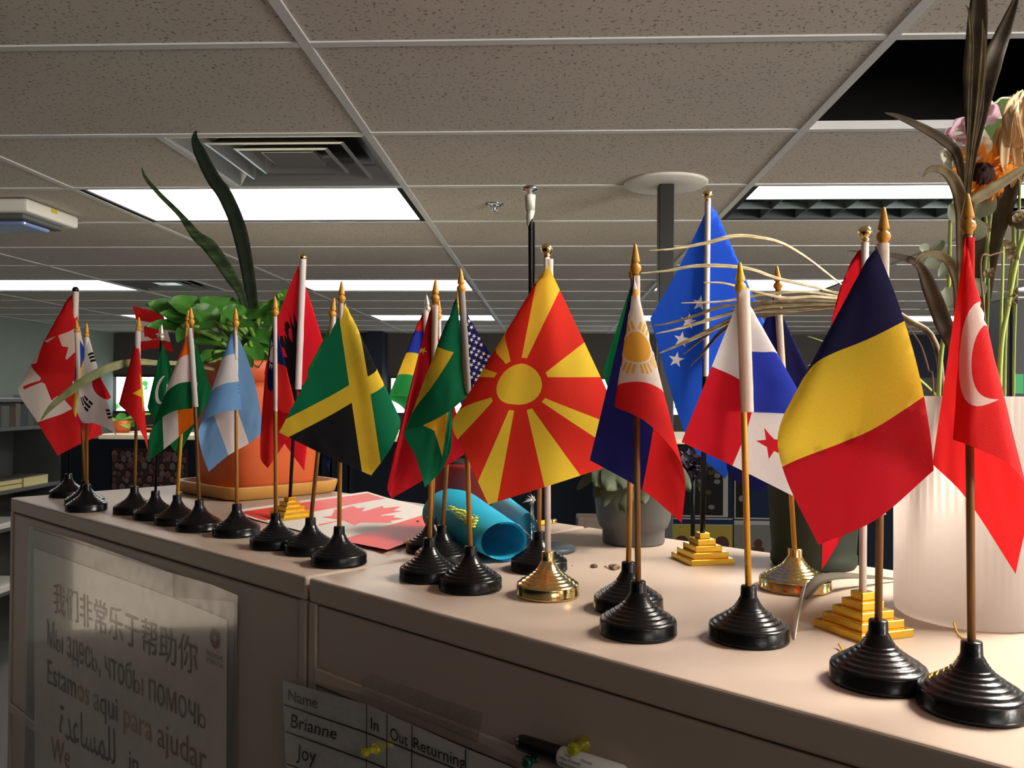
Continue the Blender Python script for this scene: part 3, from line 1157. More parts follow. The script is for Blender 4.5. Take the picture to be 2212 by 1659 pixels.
write('We', (110, 1590), (150, 1612), (150, 1662), (110, 1642), [M_['inkred']], t, pl=pl5)
write('in', (279, 1622), (298, 1632), (298, 1676), (279, 1664), [M_['ink']], t, pl=pl5)
write('FANSHAWE', (446, 1403), (482, 1419), (482, 1431), (446, 1415), [M_['ink']], t, pl=pl5)
write('INTERNATIONAL', (446, 1419), (484, 1436), (484, 1446), (446, 1429), [M_['ink']], t, pl=pl5)
lg = MB()
c0 = fr(464, 1379, o5)
ex, ez = (fr(480, 1386, o5) - c0), Vector((0, 0, 1))
ex.normalize()
rr = (fr(464, 1354, o5) - c0).length
for k in range(8):
    a = k * PI / 4 + .2
    d = ex * math.cos(a) + ez * math.sin(a)
    e = ex * -math.sin(a) + ez * math.cos(a)
    for sgn in (-1, 1):
        lg.quad(c0 + d * rr * .18 + e * sgn * rr * .03, c0 + d * rr * .95 + e * sgn * rr * (.03 + .0), c0 + d * rr * (.78) + e * sgn * rr * .34, c0 + d * rr * .3 + e * sgn * rr * .12)
lg.build('logo', mat('logo_red', (140, 34, 44)), t)

# sign-in sheet on the seam
t = root('sign_in_sheet', fr(800, 1640), 'white laminated sign-in sheet with name columns on the cabinet fronts', 'sheet')
polyfr([(610, 1470), (792, 1522), (1006, 1617), (1140, 1672), (1120, 1760), (622, 1760)], M_['sheet'], 'paper', t, .0058)
polyfr([(598, 1452), (775, 1498), (914, 1548), (1030, 1600), (1150, 1662), (1130, 1770), (612, 1770)], M_['clearfilm'], 'laminate', t, .0078)
ln = MB()


def line(p, q, w=.0007, off=.0066):
    a, b = fr(*p, off), fr(*q, off)
    d = (b - a).normalized()
    s_ = d.cross(CD).normalized() * w
    ln.quad(a - s_, b - s_, b + s_, a + s_)


line((613, 1522), (792, 1583)); line((792, 1583), (1130, 1720))
line((616, 1580), (792, 1643)); line((792, 1643), (960, 1712))
line((619, 1650), (700, 1680))
line((792, 1522), (791, 1700), .0006); line((836, 1544), (835, 1720), .0006); line((890, 1567), (889, 1720), .0006); line((1006, 1618), (1004, 1740), .0006)
ln.build('ruled_lines', M_['ink'], t)
pl6 = lambda q: fr(q[0], q[1], .0066)
write('Name', (623, 1489), (686, 1507), (686, 1531), (623, 1513), [M_['inkgrey']], t, pl=pl6)
write('In', (801, 1549), (818, 1556), (818, 1582), (801, 1574), [M_['ink']], t, pl=pl6)
write('Out', (843, 1570), (881, 1587), (881, 1612), (843, 1597), [M_['ink']], t, pl=pl6)
write('Returning', (893, 1592), (1005, 1634), (1005, 1672), (893, 1624), [M_['ink']], t, pl=pl6)
write('Brianne', (627, 1541), (727, 1572), (727, 1598), (628, 1571), [M_['ink']], t, pl=pl6, name='handwriting', shear=.15)
write('Joy', (639, 1606), (683, 1618), (683, 1662), (640, 1648), [M_['ink']], t, pl=pl6, name='handwriting', shear=.1)
tag(polyfr([(785, 1466), (804, 1456), (1042, 1541), (1036, 1580), (1029, 1604), (900, 1550), (778, 1503)], M_['cleartape'], 'tape_strip', None, .0092), 'wide strip of clear tape holding the sign-in sheet', 'tape')

# marker and magnetic push pins
a, b = fr(1121, 1602, .0085), fr(1345, 1676, .0085)
ax = (b - a).normalized()
bb = a + (fr(1212, 1632, .0085) - a)
t = root('dry_erase_marker', a, 'black-capped white dry-erase marker held on the right cabinet', 'marker')
side = ax.cross(CD).normalized()
Rm = Matrix((side, CD, ax)).transposed().to_4x4()
Rm.translation = a
lc = (bb - a).length
mb = MB()
mb.lathe([(.0001, 0), (.0045, 0), (.0058, .0015), (.0062, .006), (.0066, lc - .002), (.0066, lc)], Rm, 28)
mb.build('cap', M_['blackplastic'], t)
Rb = Rm.copy()
Rb.translation = bb
mb = MB()
mb.lathe([(.0055, .0002), (.0069, .001), (.0071, .006), (.0071, (b - bb).length), (.003, (b - bb).length + .004)], Rb, 28)
mb.build('barrel', mat('white_barrel', (232, 228, 222), rough=.35), t)


def on_barrel(s, z0, z1, a0, a1):
    vs, fs = glyphs(s)
    x0, x1 = min(v.x for v in vs), max(v.x for v in vs)
    y0, y1 = min(v.y for v in vs), max(v.y for v in vs)
    mb = MB()
    for v in vs:
        u, w = (v.x - x0) / (x1 - x0), (v.y - y0) / (y1 - y0)
        an = math.radians(a0 + (a1 - a0) * w)
        mb.v.append(Rb @ Vector((math.sin(an) * .00725, -math.cos(an) * .00725, z0 + (z1 - z0) * u)))
    for f in fs:
        mb.f.append(list(f)); mb.m.append(0); mb.sm.append(False)
    mb.build('printing', M_['ink'], t)


sg = 1 if (Rb.to_3x3() @ Vector((1, 0, 0))).z < 0 else -1
on_barrel('• Wipe off instantly', .0035, .0235, sg * -2, sg * -24)
on_barrel('• Alcohol-based', .0035, .0215, sg * 26, sg * 2)
on_barrel('• Permit', .0075, .0140, sg * -28, sg * -46)
on_barrel('• Non-toxic', .0220, .0330, sg * -28, sg * -46)


def pin(px, py, M, label, off=.0, s=1.0):
    p = fr(px, py, off)
    t = root('magnetic_push_pin', p, label, 'push pin', 'plastic push pins')
    y_ = FRONT_N
    x_ = Vector((0, 0, 1)).cross(y_).normalized()
    R = Matrix((x_, x_.cross(y_) * -1, y_)).transposed().to_4x4()
    R.translation = p
    mb = MB()
    mb.lathe([(.0001, 0), (.0058 * s, 0), (.0062 * s, .0012), (.0058 * s, .0028), (.004 * s, .0038), (.0028 * s, .0075), (.003 * s, .0095)], R, 24)
    mb.build('flange', M, t)
    mb = MB()
    mb.lathe([(.003 * s, .0096), (.0042 * s, .0112), (.0046 * s, .0135), (.0042 * s, .0155), (.003 * s, .0165), (.0001, .0166)], R, 24)
    mb.build('head', M, t)


pin(1263, 1606, M_['pinyellow'], 'yellow clear push pin touching the marker barrel', .0)
pin(815, 1616, M_['pinyellow'], 'yellow clear push pin in the sheet column headed In', .0082, .85)
pin(1164, 1634, M_['pingreen'], 'dark green clear push pin below the marker cap', .0)

# ------------------------------------------------------------------ flags
def star(cx, cy, r, rot=90, k=.382):
    return [(cx + (r if i % 2 == 0 else r * k) * math.cos(math.radians(rot + 36 * i)), cy + (r if i % 2 == 0 else r * k) * math.sin(math.radians(rot + 36 * i))) for i in range(10)]


def circ(cx, cy, r, n=36, ry=None):
    return [(cx + r * math.cos(2 * PI * k / n), cy + (ry or r) * math.sin(2 * PI * k / n)) for k in range(n)]


def rect(x0, y0, x1, y1):
    return [(x0, y0), (x1, y0), (x1, y1), (x0, y1)]


_lf = [(-90, 2030), (-45, 1167), (-156, 1069), (-1015, 1220), (-899, 900), (-919, 827), (-1860, 65), (-1648, -34), (-1614, -113), (-1800, -685), (-1258, -570), (-1185, -608), (-1080, -855), (-657, -401), (-546, -458), (-750, -1510), (-423, -1321), (-332, -1348), (0, -2000)]


def maple(cx, cy, s=1 / 4700.):
    r = _lf + [(-x, y) for x, y in _lf[::-1][1:]]
    return [(cx + x * s, cy - y * s) for x, y in r]


def clip_rect(poly, x0=0.0, y0=0.0, x1=1.5, y1=1.0):
    def cl(p, ins, inter):
        o = []
        for i in range(len(p)):
            a, b = p[i - 1], p[i]
            if ins(b):
                if not ins(a):
                    o.append(inter(a, b))
                o.append(b)
            elif ins(a):
                o.append(inter(a, b))
        return o
    for ax_, lim, sg_ in ((0, x0, 1), (0, x1, -1), (1, y0, 1), (1, y1, -1)):
        if not poly:
            return poly
        poly = cl(poly, lambda q: (q[ax_] - lim) * sg_ >= -1e-9, lambda a, b: tuple(a[k] + (b[k] - a[k]) * ((lim - a[ax_]) / (b[ax_] - a[ax_])) for k in range(2)))
    return poly


FULL = rect(0, 0, 1.5, 1)


def triband_h(a, b, c):
    return [(a, FULL), (b, rect(0, 0, 1.5, 2 / 3)), (c, rect(0, 0, 1.5, 1 / 3))]


def pat_canada():
    return [('red', FULL), ('cream', rect(.375, 0, 1.125, 1)), ('red', maple(.75, .5))]


def pat_macedonia():
    L = [('orangered', FULL)]
    cx, cy = .75, .5
    for k, (ox, oy, w) in enumerate(((.75, 1.0, .135), (.75, 0, .135), (0, .5, .11), (1.5, .5, .12))):
        d = Vector((ox - cx, oy - cy))
        n = Vector((-d.y, d.x)).normalized()
        i = Vector((cx, cy)) + d.normalized() * .195
        o = Vector((ox, oy))
        L.append(('brightyellow', [tuple(i - n * .018), tuple(o - n * w), tuple(o + n * w), tuple(i + n * .018)]))
    for sx in (0, 1.5):
        for sy in (0, 1):
            d = Vector((sx - cx, sy - cy))
            n = Vector((-d.y, d.x)).normalized()
            i = Vector((cx, cy)) + d.normalized() * .195
            ix = .21 if sx == 0 else -.21
            iy = .06 if sy == 0 else -.06
            L.append(('brightyellow', sorted_poly([tuple(i - n * .018), tuple(i + n * .018), (sx, sy), (sx + ix, sy), (sx, sy + iy)])))
    L.append(('orangered', circ(cx, cy, .185)))
    L.append(('brightyellow', circ(cx, cy, .152)))
    return L


def sorted_poly(p):
    cx = sum(q[0] for q in p) / len(p)
    cy = sum(q[1] for q in p) / len(p)
    return sorted(p, key=lambda q: math.atan2(q[1] - cy, q[0] - cx))


def pat_jamaica():
    L = [('green', FULL), ('black', [(0, 0), (.75, .5), (0, 1)]), ('black', [(1.5, 0), (1.5, 1), (.75, .5)])]
    w = .085
    for s_ in (0, 1):
        a, b = ((0, 0), (1.5, 1)) if s_ == 0 else ((0, 1), (1.5, 0))
        d = Vector(b) - Vector(a)
        n = Vector((-d.y, d.x)).normalized() * w
        e = d * .2
        L.append(('brightyellow', clip_rect([tuple(Vector(a) - e - n), tuple(Vector(b) + e - n), tuple(Vector(b) + e + n), tuple(Vector(a) - e + n)])))
    return L


def pat_korea():
    L = [('white', FULL)]
    cx, cy, r = .75, .5, .25
    L.append(('navy', circ(cx, cy, r)))
    half = [(cx + r * math.cos(a), cy + r * math.sin(a)) for a in [math.radians(-33 + 180 * k / 18) for k in range(19)]]
    L.append(('flagred', half))
    for (tx, ty, ang, bars) in ((.33, .79, 56, '111'), (1.17, .79, -56, '010'), (.33, .21, -56, '101'), (1.17, .21, 56, '000')):
        an = math.radians(ang)
        u = Vector((math.cos(an), math.sin(an)))
        n = Vector((-u.y, u.x))
        for k, bch in enumerate(bars):
            c0 = Vector((tx, ty)) + n * (k - 1) * .062
            segs = [(-.125, .125)] if bch == '1' else [(-.125, -.012), (.012, .125)]
            for s0, s1 in segs:
                L.append(('black', [tuple(c0 + u * s0 - n * .02), tuple(c0 + u * s1 - n * .02), tuple(c0 + u * s1 + n * .02), tuple(c0 + u * s0 + n * .02)]))
    return L


def pat_ecuador():
    return [('blue', FULL), ('brightyellow', rect(.5, 0, 1.0, 1)), ('flagred', rect(1.0, 0, 1.5, 1))]


def pat_vietnam():
    return [('red', FULL), ('brightyellow', star(.75, .5, .3))]


def pat_pakistan():
    return [('forest', FULL), ('white', circ(.8, .5, .26)), ('forest', circ(.86, .56, .24)), ('white', star(1.0, .68, .08))]


def pat_india():
    return triband_h('orange', 'white', 'forest')


def stroke(p, q, w):
    p, q = Vector(p), Vector(q)
    d = (q - p).normalized()
    n = Vector((-d.y, d.x)) * w
    return [tuple(p - n), tuple(q - n), tuple(q + n), tuple(p + n)]


def pat_saudi():
    L = [('forest', FULL)]
    rnd = random.Random(3)
    for k in range(14):
        x = .4 + k * .052
        L.append(('white', stroke((x, .5), (x + rnd.uniform(-.02, .05), .5 + rnd.uniform(.12, .26)), .009)))
        if k % 2:
            L.append(('white', stroke((x, .52 + rnd.uniform(0, .1)), (x + .06, .5 + rnd.uniform(0, .14)), .009)))
    L.append(('white', stroke((.4, .47), (1.12, .5), .011)))
    L.append(('white', stroke((.42, .3), (1.1, .3), .012)))
    L.append(('white', stroke((.5, .25), (.52, .35), .012)))
    return L


def pat_argentina():
    return triband_h('skyblue', 'white', 'skyblue')


def pat_taiwan():
    L = [('red', FULL), ('navy', rect(0, .5, .75, 1))]
    for k in range(12):
        a = math.radians(30 * k)
        d = Vector((math.cos(a), math.sin(a)))
        n = Vector((-d.y, d.x))
        c0 = Vector((.375, .75))
        L.append(('white', [tuple(c0 + d * .115 - n * .028), tuple(c0 + d * .19), tuple(c0 + d * .115 + n * .028)]))
    L.append(('white', circ(.375, .75, .098)))
    return L


def pat_albania():
    e = [(0, .36), (.04, .30), (.04, .37), (.10, .40), (.16, .37), (.18, .31), (.12, .33), (.08, .29), (.09, .22), (.16, .27), (.24, .40), (.22, .27), (.33, .35), (.27, .22), (.38, .24), (.28, .12), (.38, .10), (.26, .03), (.32, -.05), (.2, -.04), (.24, -.16), (.14, -.11), (.18, -.25), (.08, -.17), (.06, -.28), (.12, -.36), (.04, -.36), (0, -.42)]
    poly = [(.75 + x, .5 + y) for x, y in e] + [(.75 - x, .5 + y) for x, y in e[::-1][1:-1]]
    return [('scarlet', FULL), ('black', poly)]


def pat_southafrica():
    return [('orange', FULL), ('leafgreen', rect(0, .62, 1.5, 1)), ('navy', rect(.8, 0, 1.5, .5)), ('black', [(0, .1), (.5, .5), (0, .9)])]


def pat_mauritius():
    return [('red', FULL), ('royal', rect(0, 0, 1.5, .75)), ('brightyellow', rect(0, 0, 1.5, .5)), ('leafgreen', rect(0, 0, 1.5, .25))]


def pat_plain(k):
    return lambda: [(k, FULL)]


def pat_usa():
    L = [('white', FULL)]
    for k in range(7):
        L.append(('flagred', rect(0, 1 - (2 * k + 1) / 13, 1.5, 1 - 2 * k / 13)))
    L.append(('navy', rect(0, 6 / 13, .8, 1)))
    for r in range(9):
        for c_ in range(6 - r % 2):
            L.append(('white', star(.067 + .133 * c_ + .067 * (r % 2), 1 - .054 * (r + 1), .024)))
    return L


def pat_brazil():
    L = [('green', FULL), ('brightyellow', [(.12, .5), (.75, .1), (1.38, .5), (.75, .9)]), ('navy', circ(.75, .5, .24)), ('white', stroke((.52, .52), (.98, .45), .03))]
    for k in range(6):
        L.append(('black', rect(.58 + .06 * k, .485 - .008 * k, .61 + .06 * k, .52 - .008 * k)))
    return L


def pat_philippines():
    L = [('navy', FULL), ('red', rect(0, 0, 1.5, .5)), ('cream', [(0, 0), (.87, .5), (0, 1)])]
    c0 = Vector((.3, .5))
    for k in range(8):
        a = math.radians(45 * k + 8)
        d = Vector((math.cos(a), math.sin(a)))
        n = Vector((-d.y, d.x))
        for j in (-1, 0, 1):
            L.append(('amber', [tuple(c0 + d * .14 + n * (j * .034 - .011)), tuple(c0 + d * (.225 - .012 * abs(j)) + n * (j * .042 - .012)), tuple(c0 + d * (.225 - .012 * abs(j)) + n * (j * .042 + .012)), tuple(c0 + d * .14 + n * (j * .034 + .011))]))
    L.append(('amber', circ(.3, .5, .125)))
    L.append(('amber', star(.075, .885, .055)))
    return L


def pat_panama():
    return [('white', FULL), ('flagred', rect(.75, .5, 1.5, 1)), ('royal', rect(0, 0, .75, .5)), ('royal', star(.375, .75, .12)), ('flagred', star(1.125, .25, .15, 70))]


def pat_romania():
    return [('darknavy', FULL), ('brightyellow', rect(.5, 0, 1.0, 1)), ('crimson', rect(1.0, 0, 1.5, 1))]


def pat_turkey():
    return [('red', FULL), ('cream', circ(.48, .5, .30)), ('red', circ(.585, .5, .235)), ('cream', star(.86, .5, .12, 180))]


def pat_redwhite():
    return [('scarlet', FULL), ('white', rect(1.2, .5, 1.5, 1))]


def pat_navy():
    return [('navy', FULL)]


def pat_bosnia():
    return [('bosnia', FULL)]


LP = [(.0001, 0), (.0294, 0), (.0302, .0012), (.0302, .0030), (.0299, .0033), (.0299, .0100), (.0291, .0118), (.0274, .0128), (.0262, .0131), (.0258, .0144), (.0238, .0153), (.0222, .0156), (.0218, .0168), (.0200, .0177), (.0186, .0180), (.0182, .0192), (.0164, .0201), (.0152, .0204), (.0148, .0216), (.0134, .0224), (.0124, .0227), (.0121, .0240), (.0110, .0247), (.0104, .0250), (.0102, .0262), (.0093, .0268), (.0090, .0280), (.0082, .0287), (.0077, .0302), (.0068, .0316), (.0062, .0330), (.0059, .0400), (.0055, .0407), (.0001, .0408)]


def base_mesh(kind):
    if kind in CACHE:
        return CACHE[kind]
    mb = MB()
    if kind in ('black', 'gold', 'goldbig'):
        k = {'black': 1, 'gold': .97, 'goldbig': 1.12}[kind]
        kz = 1.0 if kind != 'goldbig' else .95
        mb.lathe([(r * k, z * kz) for r, z in LP], None, 56)
        M = M_['blackplastic'] if kind == 'black' else M_['gold']
    else:
        M = M_['goldp']
        a = .026
        z = 0
        for f in (1, .82, .62, .43, .25):
            mb.box((-a * f, -a * f, z), (a * f, a * f, z + .0064), bev=.0007)
            z += .00641
    me = bpy.data.meshes.new(kind + '_base')
    me.from_pydata(mb.v, [], mb.f)
    me.polygons.foreach_set('use_smooth', mb.sm)
    me.materials.append(M)
    CACHE[kind] = me
    return me


def finial_mesh(kind):
    key = 'finial_' + kind
    if key in CACHE:
        return CACHE[key]
    mb = MB()
    # origin at the top, pointing +z, so heights are negative
    if kind in ('spear', 'silver', 'yellow'):
        mb.lathe([(.0001, 0), (.0010, -.0006), (.0016, -.003), (.0036, -.0135), (.0036, -.0145), (.0024, -.0152), (.0024, -.0158), (.0038, -.0168), (.0046, -.0190), (.0042, -.0212), (.0030, -.0226), (.0028, -.0244)], None, 20)
        M = {'spear': M_['spear'], 'silver': M_['silver'], 'yellow': M_['pencil']}[kind]
    else:
        r = .0055 if kind == 'goldball' else .0058
        pr = [(max(1e-4, r * math.sin(PI * i / 14)), -r + r * math.cos(PI * i / 14)) for i in range(13)] + [(.0034, -2 * r + .0002), (.0034, -2 * r - .002), (.0028, -2 * r - .0025)]
        mb.lathe(pr, None, 24)
        M = M_['gold'] if kind == 'goldball' else M_['blackplastic']
    me = bpy.data.meshes.new(key)
    me.from_pydata(mb.v, [], mb.f)
    me.polygons.foreach_set('use_smooth', mb.sm)
    me.materials.append(M)
    CACHE[key] = me
    return me


class Cloth:
    """cloth hung by one corner: every straight line from the hung corner runs out to the free border"""

    def __init__(s, apex, knots, D0):
        s.A = apex
        s.D0 = D0
        K = []
        for k in knots:
            X, Y = k[0], k[1]
            sp = X if Y <= 1e-9 else 1.5 + Y
            bx, by = (k[5] if len(k) > 5 else (0, 0))
            K.append((sp, (k[2], k[3], k[4], bx, by)))
        K.sort(key=lambda q: q[0])
        s.seg = [[q for q in K if q[0] <= 1.5], [q for q in K if q[0] >= 1.5]]

    def B(s, sp):
        K = s.seg[0] if sp < 1.5 else s.seg[1]
        if sp <= K[0][0]:
            return K[0][1]
        if sp >= K[-1][0]:
            return K[-1][1]
        i = max(k for k in range(len(K) - 1) if K[k][0] <= sp)
        x0, y0 = K[i]
        x1, y1 = K[i + 1]
        h = x1 - x0
        t = (sp - x0) / h

        def tan(k, c):
            if k == 0:
                return (K[1][1][c] - K[0][1][c]) / (K[1][0] - K[0][0])
            if k == len(K) - 1:
                return (K[-1][1][c] - K[-2][1][c]) / (K[-1][0] - K[-2][0])
            return (K[k + 1][1][c] - K[k - 1][1][c]) / (K[k + 1][0] - K[k - 1][0])
        o = []
        for c in range(5):
            m0, m1 = tan(i, c) * h, tan(i + 1, c) * h
            t2, t3 = t * t, t ** 3
            o.append((2 * t3 - 3 * t2 + 1) * y0[c] + (t3 - 2 * t2 + t) * m0 + (-2 * t3 + 3 * t2) * y1[c] + (t3 - t2) * m1)
        return o

    def px(s, X, Y):
        dx, dy = X, 1 - Y
        if dx < 1e-9 and dy < 1e-9:
            return s.A[0], s.A[1], 0.0, 0.0, 0.0
        if dy > 1e-9 and dx / dy <= 1.5:
            sp, t = dx / dy, dy
        else:
            t = dx / 1.5
            sp = 1.5 + max(0.0, 1 - dy / t)
        b = s.B(sp)
        q = 4 * t * (1 - t)
        return s.A[0] + (b[0] - s.A[0]) * t + b[3] * q, s.A[1] + (b[1] - s.A[1]) * t + b[4] * q, b[2] * t, sp, t

    def point(s, X, Y, seed=0.0):
        x, y, dz, sp, t = s.px(X, Y)
        wr = noise.noise(Vector((sp * 2.3 + seed, t * 1.6, seed))) * .0035 * t + noise.noise(Vector((X * 7 + seed, Y * 7, 3.1))) * .0011 * t
        return at(x, y, s.D0 - dz - wr)

    def inv(s, px, py, lo, hi):
        best = None
        for i in range(61):
            for j in range(41):
                X, Y = 1.5 * i / 60, j / 40
                x, y, dz, sp, t = s.px(X, Y)
                if lo <= sp <= hi:
                    d = (x - px) ** 2 + (y - py) ** 2
                    if best is None or d < best[0]:
                        best = (d, X, Y)
        st = .02
        for _ in range(5):
            _, X0, Y0 = best
            for i in range(-3, 4):
                for j in range(-3, 4):
                    X, Y = min(1.5, max(0, X0 + st * i / 3)), min(1, max(0, Y0 + st * j / 3))
                    x, y, dz, sp, t = s.px(X, Y)
                    if lo <= sp <= hi:
                        d = (x - px) ** 2 + (y - py) ** 2
                        if d < best[0]:
                            best = (d, X, Y)
            st *= .45
        return best[1], best[2], best[0]


def cloth_mesh(cl, layers, seed):
    vs, faces_ = [], []
    pts = []
    for i in range(31):
        for j in range(21):
            pts.append((1.5 * i / 30, j / 20))
    segs = []
    for key, poly in layers[1:]:
        q = clip_rect(list(poly))
        segs += [(q[k - 1], q[k]) for k in range(len(q))]

    def clear(p):
        for (ax_, ay_), (bx_, by_) in segs:
            if not (min(ax_, bx_) - .007 < p[0] < max(ax_, bx_) + .007 and min(ay_, by_) - .007 < p[1] < max(ay_, by_) + .007):
                continue
            ux, uy = bx_ - ax_, by_ - ay_
            l2 = ux * ux + uy * uy
            t = 0 if l2 < 1e-12 else min(1, max(0, ((p[0] - ax_) * ux + (p[1] - ay_) * uy) / l2))
            if (p[0] - ax_ - ux * t) ** 2 + (p[1] - ay_ - uy * t) ** 2 < 4.5e-5:
                return False
        return True
    vs = [Vector(p) for p in pts if clear(p)]
    for key, poly in layers:
        poly = clip_rect(list(poly))
        if len(poly) < 3:
            faces_.append(None)
            continue
        if sum(poly[i - 1][0] * poly[i][1] - poly[i][0] * poly[i - 1][1] for i in range(len(poly))) < 0:
            poly = poly[::-1]
        f = []
        for i in range(len(poly)):
            a, b = Vector(poly[i - 1]), Vector(poly[i])
            n = max(1, int((b - a).length / .045))
            for k in range(n):
                f.append(len(vs))
                vs.append(a + (b - a) * (k / n))
        faces_.append(f)
    idx = [i for i, f in enumerate(faces_) if f]
    r = delaunay_2d_cdt(vs, [], [faces_[i] for i in idx], 1, 1e-5, True)
    ov, of, oorig = r[0], r[2], r[5]
    keys = []
    for k, _ in layers:
        if k not in keys:
            keys.append(k)
    mb = MB()
    mb.v = [cl.point(min(1.5, max(0, p.x)), min(1, max(0, p.y)), seed) for p in ov]
    for f, og in zip(of, oorig):
        if not og:
            continue
        top = idx[max(og)]
        mb.f.append(list(f))
        mb.m.append(keys.index(layers[top][0]))
        mb.sm.append(True)
    return mb, [fm(k) for k in keys]


GROUP = 'miniature flags on the cabinets'
FLAGN = [0]


def desk_flag(base, tip, apex, knots, pattern, label, finial='spear', pole='wood', sleeve=None, prad=.0024, stars=None, front=0.0, dzt=0.0):
    """base: (kind, px, py of the front rim) or ('steps', corner, corner); tip: pixel of the finial's top"""
    FLAGN[0] += 1
    kind = base[0]
    if kind == 'steps':
        a, b = tab(*base[1]), tab(*base[2])
        e = (b - a).normalized()
        inn = Vector((-e.y, e.x, 0))
        if inn.dot(FW) < 0:
            inn = -inn
        c0 = (a + b) / 2 + inn * .026
        ctr = Vector((c0.x, c0.y, TZ))
        R = Matrix.Rotation(math.atan2(e.y, e.x), 3, 'Z')
        ph = .0322
    elif kind == 'at':
        ctr = base[1]
        R = None
        ph = 0
    else:
        rr_ = {'black': .030, 'gold': .0291, 'goldbig': .0336}[kind]
        a = tab(base[1], base[2])
        h = Vector((a.x - CAM.x, a.y - CAM.y, 0)).normalized()
        c0 = a + h * rr_
        ctr = Vector((c0.x, c0.y, TZ))
        R = None
        ph = .0408
    t = root('desk_flag', ctr, label, 'flag', GROUP)
    if kind != 'at':
        place(base_mesh(kind), 'base', t, ctr, R)
    foot = ctr + Vector((0, 0, ph - (.008 if kind != 'at' else 0)))
    top = at(tip[0], tip[1], dep(ctr) - dzt)
    d = (top - foot).normalized()
    fl = .0235 if finial in ('spear', 'silver', 'yellow') else .013
    mb = MB()
    mb.tube([foot, foot + d * ((top - foot).length - fl)], prad, 14)
    mb.build('pole', {'wood': M_['wood'], 'dark': M_['darkwood'], 'yellow': M_['yellowwood'], 'black': M_['blackpole'], 'white': M_['whitepole']}[pole], t)
    q = d.to_track_quat('Z', 'Y').to_matrix()
    place(finial_mesh(finial), 'finial', t, top, q)
    D0 = dep(ctr) - dzt * .7 - front
    cl = Cloth(apex, knots, D0)
    layers = list(pattern())
    if stars:
        for (sx, sy, lo, hi, r, key, rt_) in stars:
            q3 = [cl.inv(a, b, lo, hi) for a, b in star(sx, sy, r, rt_)]
            if all(q[2] < 6 for q in q3):
                layers.append((key, [q[:2] for q in q3]))
    mb, ms = cloth_mesh(cl, layers, FLAGN[0] * 3.7)
    mb.build('cloth', ms, t)
    if sleeve:
        (x0, y0), (x1, y1), wpx, key = sleeve
        D = dep(ctr) - dzt * .8
        p0, p1 = at(x0, y0, D), at(x1, y1, D)
        rad = wpx / 2 * D / F
        n = 10
        mb = MB()
        pts = [p0 + (p1 - p0) * (k / n) for k in range(n + 1)]
        mb.tube(pts, [rad * (1 + .10 * noise.noise(Vector((k * .9, FLAGN[0], 0)))) for k in range(n + 1)], 14, cap=False)
        mb.build('sleeve', fm(key), t)
    return t, cl


def K(*a):
    return a


# 1 tall maple leaf flag, far left
desk_flag(('black', 147, 1077), (163.5, 619), (155, 628),
          [(0, 0, 160, 800, 0), (.3, 0, 100, 800, .0), (.7, 0, 40, 838, .012), (1.1, 0, 78, 908, .03), (1.5, 0, 125, 984, .035), (1.5, .5, 178, 957, .03), (1.5, 1, 222, 938, .014)],
          pat_canada, 'tall red and white maple leaf flag, leftmost, with a black ball tip', 'ball', 'black', ((164, 630), (160, 800), 12, 'cream'))
# blue, yellow and red flag behind the white one
desk_flag(('black', 183, 1096), (165, 690), (166, 722),
          [(0, 0, 171, 850, 0), (.6, 0, 158, 880, .004), (1.2, 0, 170, 915, .004), (1.5, 0, 192, 942, 0), (1.5, .5, 215, 880, -.008), (1.5, 1, 240, 858, -.01)],
          pat_ecuador, 'blue, yellow and red flag mostly hidden behind the white taegeuk flag', 'spear', 'dark', ((166, 712), (171, 850), 10, 'cream'))
# white flag with black bars
desk_flag(('black', 187, 1108), (187, 698), (191, 723),
          [(0, 0, 186, 830, .0), (.75, 0, 226, 880, .0), (1.5, 0, 253, 941, .014), (1.5, .25, 232, 926, .022), (1.5, .55, 203, 914, .026), (1.5, .8, 178, 912, .024), (1.5, 1, 164, 884, .02)],
          pat_korea, 'white flag with black bar marks and a red disc, left end', 'spear', 'wood', ((187, 722), (186, 830), 10, 'white'))
# red flag with yellow star
desk_flag(('black', 290, 1114), (300, 685), (298, 716),
          [(0, 0, 296, 880, 0), (.45, 0, 257, 872, .012), (.8, 0, 284, 900, .022), (1.15, 0, 308, 940, .02), (1.5, 0, 321, 977, .014), (1.5, .4, 306, 890, .0), (1.5, 1, 288, 850, -.006)],
          pat_vietnam, 'narrow red flag with one yellow star beside the bright window', 'spear', 'dark', ((298, 714), (296, 870), 12, 'white'))
# dark green flag on a black pole
desk_flag(('black', 335, 1126), (349, 700), (350, 737),
          [(0, 0, 345, 860, 0), (.5, 0, 319, 876, .008), (1.0, 0, 332, 905, .012), (1.5, 0, 350, 940, .01), (1.5, .5, 366, 890, .004), (1.5, 1, 372, 800, 0)],
          pat_pakistan, 'green flag on a thin black pole with a silver tip', 'silver', 'black', None, .0018)
# green flag with white script
desk_flag(('black', 382, 1138), (407, 670), (414, 712),
          [(0, 0, 405, 880, 0), (.75, 0, 366, 948, .004), (1.5, 0, 386, 984, .0), (1.5, .5, 428, 905, -.004), (1.5, 1, 459, 852, -.006)],
          pat_saudi, 'green flag with white script, behind the orange, white and green one', 'spear', 'yellow', None)
# orange, white and green
desk_flag(('black', 430, 1152), (412, 664), (410, 708),
          [(0, 0, 415, 882, .0), (.3, 0, 376, 888, .010), (.6, 0, 345, 906, .016), (.95, 0, 324, 936, .012), (1.5, 0, 321, 995, -.004), (1.5, .5, 370, 958, -.012), (1.5, 1, 419, 915, -.016)],
          pat_india, 'orange, white and green banded flag with a long white sleeve', 'spear', 'dark', ((411, 709), (422, 879), 12, 'white'))
